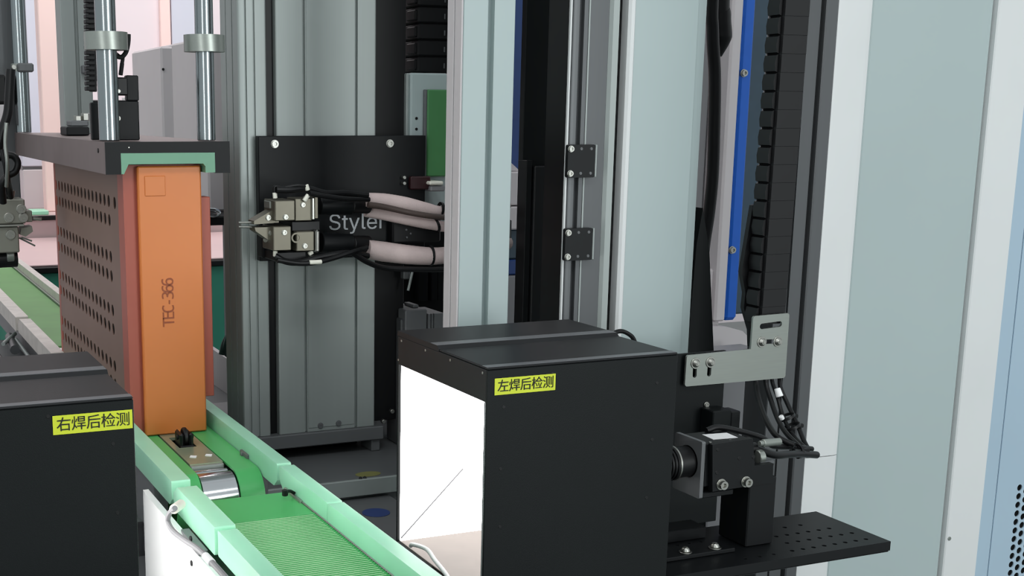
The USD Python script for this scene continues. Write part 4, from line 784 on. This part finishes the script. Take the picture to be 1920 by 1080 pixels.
for (ya, yb, xa, xb) in ((275, 329, 1061, 1115), (430, 487, 1056, 1109)):
    pass
for zc, xh0, xh1, lab in ((1.4350, 0.9817, 1.0274, 'upper black hinge plate with bright screws on the door frame'), (1.3146, 0.9820, 1.0284, 'lower black hinge plate with bright screws on the door frame')):
    h = thing('door_hinge', lab, 'hinge', (1.02, FY, zc), 'black hinges of the door frame')
    MB().prism(round_rect(xh0, zc - 0.0235, xh1, zc + 0.0235, 0.003), 'y', FY - 0.0125, FY - 0.0053).build('leaf', M['anod'], h)
    MB().box(xh1 + 0.0002, xh1 + 0.003, FY - 0.0135, FY - 0.0053, zc - 0.0235, zc + 0.0235, 0.001).build('edge', M['alu'], h)
    for sx, big in ((0.0045, 1), (0.022, 0), (xh1 - xh0 - 0.007, 0)):
        for sz in (-0.0175, 0.0175):
            screw(h, (xh0 + sx, FY - 0.0126, zc + sz), (0, -1, 0), 0.0040 if big else 0.0018, 0.003 if big else 0.001, m='screw' if big else 'dgrey')

t = thing('frame_pillar', 'broad pale green grey pillar with a white left edge beside the black gasket', 'pillar', (1.15, FY, 0))
MB().prism(Polygon([(1.0925, FY), (1.122, FY - 0.001), (1.178, FY), (1.206, FY + 0.003), (1.212, FY + 0.012), (1.229, FY + 0.014), (1.2295, FY + 0.07), (1.0925, FY + 0.07)]), 'z', 0.0, TOP).build('profile', M['pale'], t)
MB().prism(Polygon([(1.0800, FY - 0.003), (1.0835, FY - 0.0065), (1.089, FY - 0.0065), (1.0923, FY - 0.003), (1.0923, FY + 0.05), (1.0800, FY + 0.05)]), 'z', 0.0, TOP).build('edge_strip', M['white'], t)

# dark doorway between pillar and door frame
t = thing('black_door', 'black door panel in the doorway, lower leaf standing proud of the upper', 'door', (1.08, 1.9, 0))
MB().box(1.0808, 1.32, 1.915, 1.93, 1.36, TOP, 0.001).build('upper_leaf', M['black'], t)
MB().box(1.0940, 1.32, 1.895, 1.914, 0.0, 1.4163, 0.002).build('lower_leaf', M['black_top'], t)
MB().box(1.0806, 1.0919, 1.9, 1.93, 0.0, 1.4260, 0.001).build('stile', M['anod'], t)
tag(MB().box(1.8584, 1.9481, 3.4, 3.5, 1.3208, 3.0, 0.004).build('blue_column', M['navy']), 'dark blue column seen in the slit beside the pale pillar', 'column')
t = thing('grey_cabinet', 'small grey cabinet with a sloping top in the slit beside the pale pillar', 'cabinet', (1.5, 3.3, 0))
x0_, x1_ = 1.7970, 1.8858
MB().box(x0_, x1_, 3.3, 3.5, 1.2414, 1.3386, 0.004).build('upper_body', M['greywhite'], t)
MB().box(x0_, x1_, 3.29, 3.5, 1.1713, 1.2383, 0.004).build('lower_body', M['greywhite'], t)
MB().box(x0_, x1_, 3.32, 3.5, 1.0817, 1.1697, 0.004).build('drawer', M['slate'], t)
MB().box(x0_, x1_, 3.31, 3.5, 1.0358, 1.0801, 0.004).build('blue_band', M['navy'], t)
MB().box(x0_, x1_, 3.3, 3.5, 0.0, 1.0342, 0.004).build('base', M['grey'], t)
MB().prism(Polygon([(x0_, 1.3401), (x1_ - 0.02, 1.3401), (x0_, 1.3951)]), 'y', 3.32, 3.48).build('sloping_top', M['greywhite'], t)

# gap to the right: white and blue machine with black hoses in front
t = thing('blue_machine', 'white machine with a bright blue bolted panel in the gap beside the broad pillar', 'machine', (2.6, 3.0, 0))
D = 3.0
MB().box(2.3455, 2.3836, 3.0, 3.4, 0.9111, 3.1, 0.006).build('white_post', M['greywhite'], t)
MB().box(2.3846, 2.4314, 3.005, 3.4, 0.9115, 3.1, 0.01).build('blue_panel', M['blue'], t)
MB().box(2.4325, 2.5227, 3.06, 3.4, 0.9183, 3.1, 0.006).build('slate_panel', M['slate'], t)
MB().box(2.2794, 2.3437, 3.08, 3.4, 1.0660, 3.1, 0.006).build('grey_panel', M['grey'], t)
MB().box(2.2655, 2.3812 - 0.002, 3.02, 3.4, 0.8923, 1.0644, 0.006).build('white_lower', M['greywhite'], t)
foot = Polygon([A((2.2930, 2.9800, 0.9049)), A((2.3685, 2.9800, 0.9004)), A((2.4269, 2.9800, 0.8842)), A((2.4557, 2.9800, 0.8602)), A((2.4628, 2.9800, 0.8183)), A((2.4679, 2.9800, 0.7538)), A((2.2987, 2.9800, 0.7665))])
MB().prism(foot, 'y', 2.975, 2.998).build('foot_cover', M['greywhite'], t)
MB().box(2.3164, 2.5546, 3.0, 3.4, 0.0, 0.7541 - 0.002, 0.006).build('base', M['grey'], t)
for q in ((2.3977, 3.0000, 1.6175), (2.3945, 3.0000, 1.1191)): screw(t, (q[0], 3.004, q[2]), (0, -1, 0), 0.009, 0.008, name='bolt')
tag(MB().tube([(1.6866, 2.2000, 2.4156), (1.6844, 2.2000, 1.7906), (1.6885, 2.2000, 1.6977), (1.6941, 2.2000, 1.6560), (1.6889, 2.2000, 1.6191)], [0.020, 0.020, 0.022, 0.022, 0.008], 16).build('hose_bundle', M['rubber']), 'thick black hose bundle at the top of the gap beside the broad pillar', 'hose')
tag(MB().tube([(1.6265, 2.1500, 2.3919), (1.6283, 2.1500, 1.7833), (1.6343, 2.1500, 1.6622), (1.6453, 2.1500, 1.5801), (1.6514, 2.1500, 1.4756), (1.6542, 2.1500, 1.3799), (1.6502, 2.1500, 1.3046), (1.6428, 2.1500, 1.2396), (1.6381, 2.1500, 1.1518), (1.6403, 2.1500, 1.0401), (1.6437, 2.1500, 0.9491)], 0.0125, 16).build('black_hose', M['rubber']), 'long black hose hanging down along the broad pillar', 'hose')
tag(MB().prism(Polygon([A((1.3308, 1.7500, 1.3501)), A((1.3486, 1.7500, 1.2787)), A((1.3744, 1.7500, 1.0674)), (1.3744, 0.0), (1.3136, 0.0), A((1.3136, 1.7500, 1.0720)), A((1.3220, 1.7500, 1.2886))]), 'y', 1.75, 1.78).build('black_guard', M['black']), 'black tapering guard sheet between broad pillar and upright panel', 'guard')
t = thing('grey_cabinet', 'grey cabinet side seen below the steel bracket behind the camera cables', 'cabinet', (2.2, 2.6, 0))
MB().box(2.0416, 2.3632, 2.6, 2.9, 0.0, 0.8638, 0.006).build('body', M['grey'], t)

# right-hand rail, white strip, big panel, outer strip
xr = lambda px: px
t = thing('frame_rail', 'dull grey grooved rail right of the tall black cable chain', 'rail', (1.46, FY, 0))
MB().prism(notched(1.3810, 1.4347, FY, FY + 0.06, front=[1.4072], w=0.004, d=0.006, c=0.003), 'z', 0.0, TOP).build('profile', M['alu_dark'], t)
MB().box(1.4353, 1.4401, FY + 0.02, FY + 0.05, 0.0, TOP, 0.0006).build('groove_strip', M['rubber'], t)
MB().box(1.4406, 1.4647, FY - 0.004, FY + 0.05, 0.0, TOP, 0.002).build('cover_strip', M['alu_dark'], t)
t = thing('white_strip', 'white upright strip with a shadow edge shaped as a joint near its foot beside the large pale panel', 'post', (1.5, FY, 0))
zj = 0.9391  # split stands in for a shadow edge across the strip
for z0_, z1_ in ((0.0, zj - 0.0006), (zj + 0.0006, TOP)):
    xa, xb = 1.4669, 1.5390
    MB().prism(Polygon([(xa, FY + 0.012), (xa + 0.004, FY + 0.004), (xa + 0.02, FY + 0.0015), (xb - 0.012, FY), (xb - 0.003, FY + 0.002), (xb, FY + 0.006), (xb, FY + 0.05), (xa, FY + 0.05)]), 'z', z0_, z1_).build('strip', M['white'], t, smooth=40)
t = thing('enclosure_panel', 'very large pale green grey enclosure panel at the right', 'panel', (1.75, FY, 0))
MB().box(1.5395, 1.7956, FY + 0.004, FY + 0.03, 0.0, TOP, 0.002).build('panel', M['pale'], t)
t = thing('outer_strip', 'white upright strip with a small screw at the far right of the large panel', 'post', (1.95, FY, 0))
MB().box(1.7987, 1.8800, FY - 0.004, FY + 0.04, 0.0, TOP, 0.002).build('strip', M['white'], t)
q = (1.8058, 1.6120, 0.7579); MB().cyl((q[0], FY - 0.0042, q[2]), (q[0], FY - 0.0055, q[2]), 0.0036, 14).build('screw', M['steel'], t)
t = thing('vent_panel', 'pale blue panel with a column of round vent holes at the right edge', 'panel', (2.05, FY, 0))
MB().box(1.8806, 1.9177, FY + 0.002, FY + 0.03, 0.0, TOP, 0.002).build('plain_sheet', M['bluepanel'], t)
vx0, vx1 = 1.9183, 2.0776
vh = []
for i in range(5):
    for k in range(16):
        z_ = 0.8323 - 0.0165 * k - (0.008 if i % 2 else 0); x_ = 1.9740 + 0.0165 * i
        vh.append(Point(x_ + 0.001, z_).buffer(0.0062, quad_segs=4))
MB().prism(sbox(vx0, 0, vx1, TOP).difference(unary_union(vh)), 'y', FY + 0.002, FY + 0.004).build('vent_sheet', M['bluepanel'], t)
MB().box(vx0, vx1, FY + 0.02, FY + 0.024, 0.0, TOP, 0.0005).build('backing', M['rubber'], t)

# ------------------------------------------------------------------ left welding head
lh = thing('welding_head', 'left welding head of pale nickel blocks with its jaw towards the brown battery side', 'welding head', (0.3169, 2.5000, 1.2746))
B = lambda name, x0, y0, x1, y1, mk, d0=2.5, d1=2.56, b=0.0015: None
MB().box(0.2310, 0.3362, 2.5, 2.57, 1.2950, 1.3412, 0.002).build('upper_block', M['nickel_pale'], lh)
MB().box(0.3367, 0.3501, 2.51, 2.56, 1.2971, 1.3183, 0.001).build('jaw', M['nickel_pale'], lh)
MB().cyl((0.3520, 2.5200, 1.3034), (0.3690, 2.5200, 1.3009), 0.0035, 12).build('electrode', M['screw'], lh)
MB().box(0.2287, 0.3223, 2.5, 2.57, 1.2405, 1.2900, 0.002).build('lower_block', M['nickel_pale'], lh)
MB().box(0.2294, 0.3323, 2.49, 2.56, 1.2910, 1.2944, 0.0006).build('clamp_plate', M['screw'], lh)
MB().prism([(0.3287, 2.5100, 1.2855)[::2], (0.3488, 2.5100, 1.2890)[::2], (0.3503, 2.5100, 1.2787)[::2], (0.3358, 2.5100, 1.2690)[::2], (0.3261, 2.5100, 1.2734)[::2]], 'y', 2.51, 2.55).build('lower_jaw', M['nickel_pale'], lh)
for p in ((0.3056, 2.4990, 1.3073), (0.3322, 2.4990, 1.3065), (0.3069, 2.4990, 1.2750), (0.3291, 2.4990, 1.3227)): screw(lh, p, (0, -1, 0), 0.0075, 0.005)
for q0, q1 in (((0.3251, 2.5200, 1.2664), (0.3544, 2.5200, 1.2500)), ((0.3285, 2.5150, 1.2678), (0.3481, 2.5150, 1.2600))): MB().cyl(q0, q1, 0.0016, 8).build('spare_wire', M['steel'], lh)
MB().cyl((0.2785, 2.5300, 1.2262), (0.3204, 2.5300, 1.2266), 0.017, 24).build('cylinder', M['rubber'], lh)
MB().cyl((0.2994, 2.5200, 1.2326), (0.3134, 2.5200, 1.2330), 0.0125, 20).build('clamp_ring', M['steel'], lh)
MB().box(0.2357, 0.3176, 2.52, 2.58, 1.3411, 1.3692, 0.004).build('black_block', M['anod'], lh)
MB().cyl((0.3119, 2.5100, 1.3446), (0.3146, 2.5100, 1.3585), 0.007, 14).build('air_fitting', M['screw'], lh)
t = thing('left_carriage', 'dull grey carriage post behind the cables at the left edge', 'post', (0.3527, 2.8500, 1.4029))
MB().box(0.2714, 0.3774, 2.86, 2.9, 1.2885, 2.6, 0.003).build('post', M['alu_dark'], t)
MB().box(-0.5, 0.2714 - 0.0005, 2.86, 2.9, 1.9, 1.98, 0.003).build('arm', M['alu_dark'], t)
MB().box(-0.55, -0.501, 2.85, 2.91, 0.9205, 2.6, 0.003).build('support_post', M['alu_dark'], t)
MB().box(0.2720, 0.3490, 2.80, 2.855, 1.4750, 1.5187, 0.003).build('plate', M['greywhite'], t)
MB().box(0.2744, 0.3534, 2.80, 2.855, 1.5197, 1.5793, 0.006).build('black_cover', M['rubber'], t)
for lab, pts, r in (
    ('thick black cable bending down at the upper left edge', [(0.3164, 2.4500, 1.5790), (0.3109, 2.4500, 1.5269), (0.3065, 2.4500, 1.4982), (0.2943, 2.4500, 1.4647), (0.2814, 2.4500, 1.4167)], 0.0085),
    ('black cable loop left of the clamp plate', [(0.2772, 2.4300, 1.4174), (0.2945, 2.4300, 1.4249), (0.3097, 2.4300, 1.4248), (0.3176, 2.4300, 1.4122), (0.3120, 2.4300, 1.3958), (0.2983, 2.4300, 1.3883), (0.2881, 2.4300, 1.3740), (0.2905, 2.4500, 1.3388)], 0.0065),
    ('black cable dropping onto the left welding head', [(0.2902, 2.4200, 1.4367), (0.2943, 2.4200, 1.4080), (0.2980, 2.4300, 1.3835), (0.3059, 2.4700, 1.3648), (0.3094, 2.4900, 1.3458)], 0.0055),
    ('thin silver braided hose beside the left cables', [(0.2977, 2.4000, 1.4842), (0.2938, 2.4000, 1.4466), (0.2956, 2.4000, 1.4087), (0.2942, 2.4200, 1.3696)], 0.0035)):
    tag(MB().tube(pts, r, 12).build('left_cable', M['steel'] if 'silver' in lab else M['rubber']), lab, 'hose' if 'hose' in lab else 'cable')
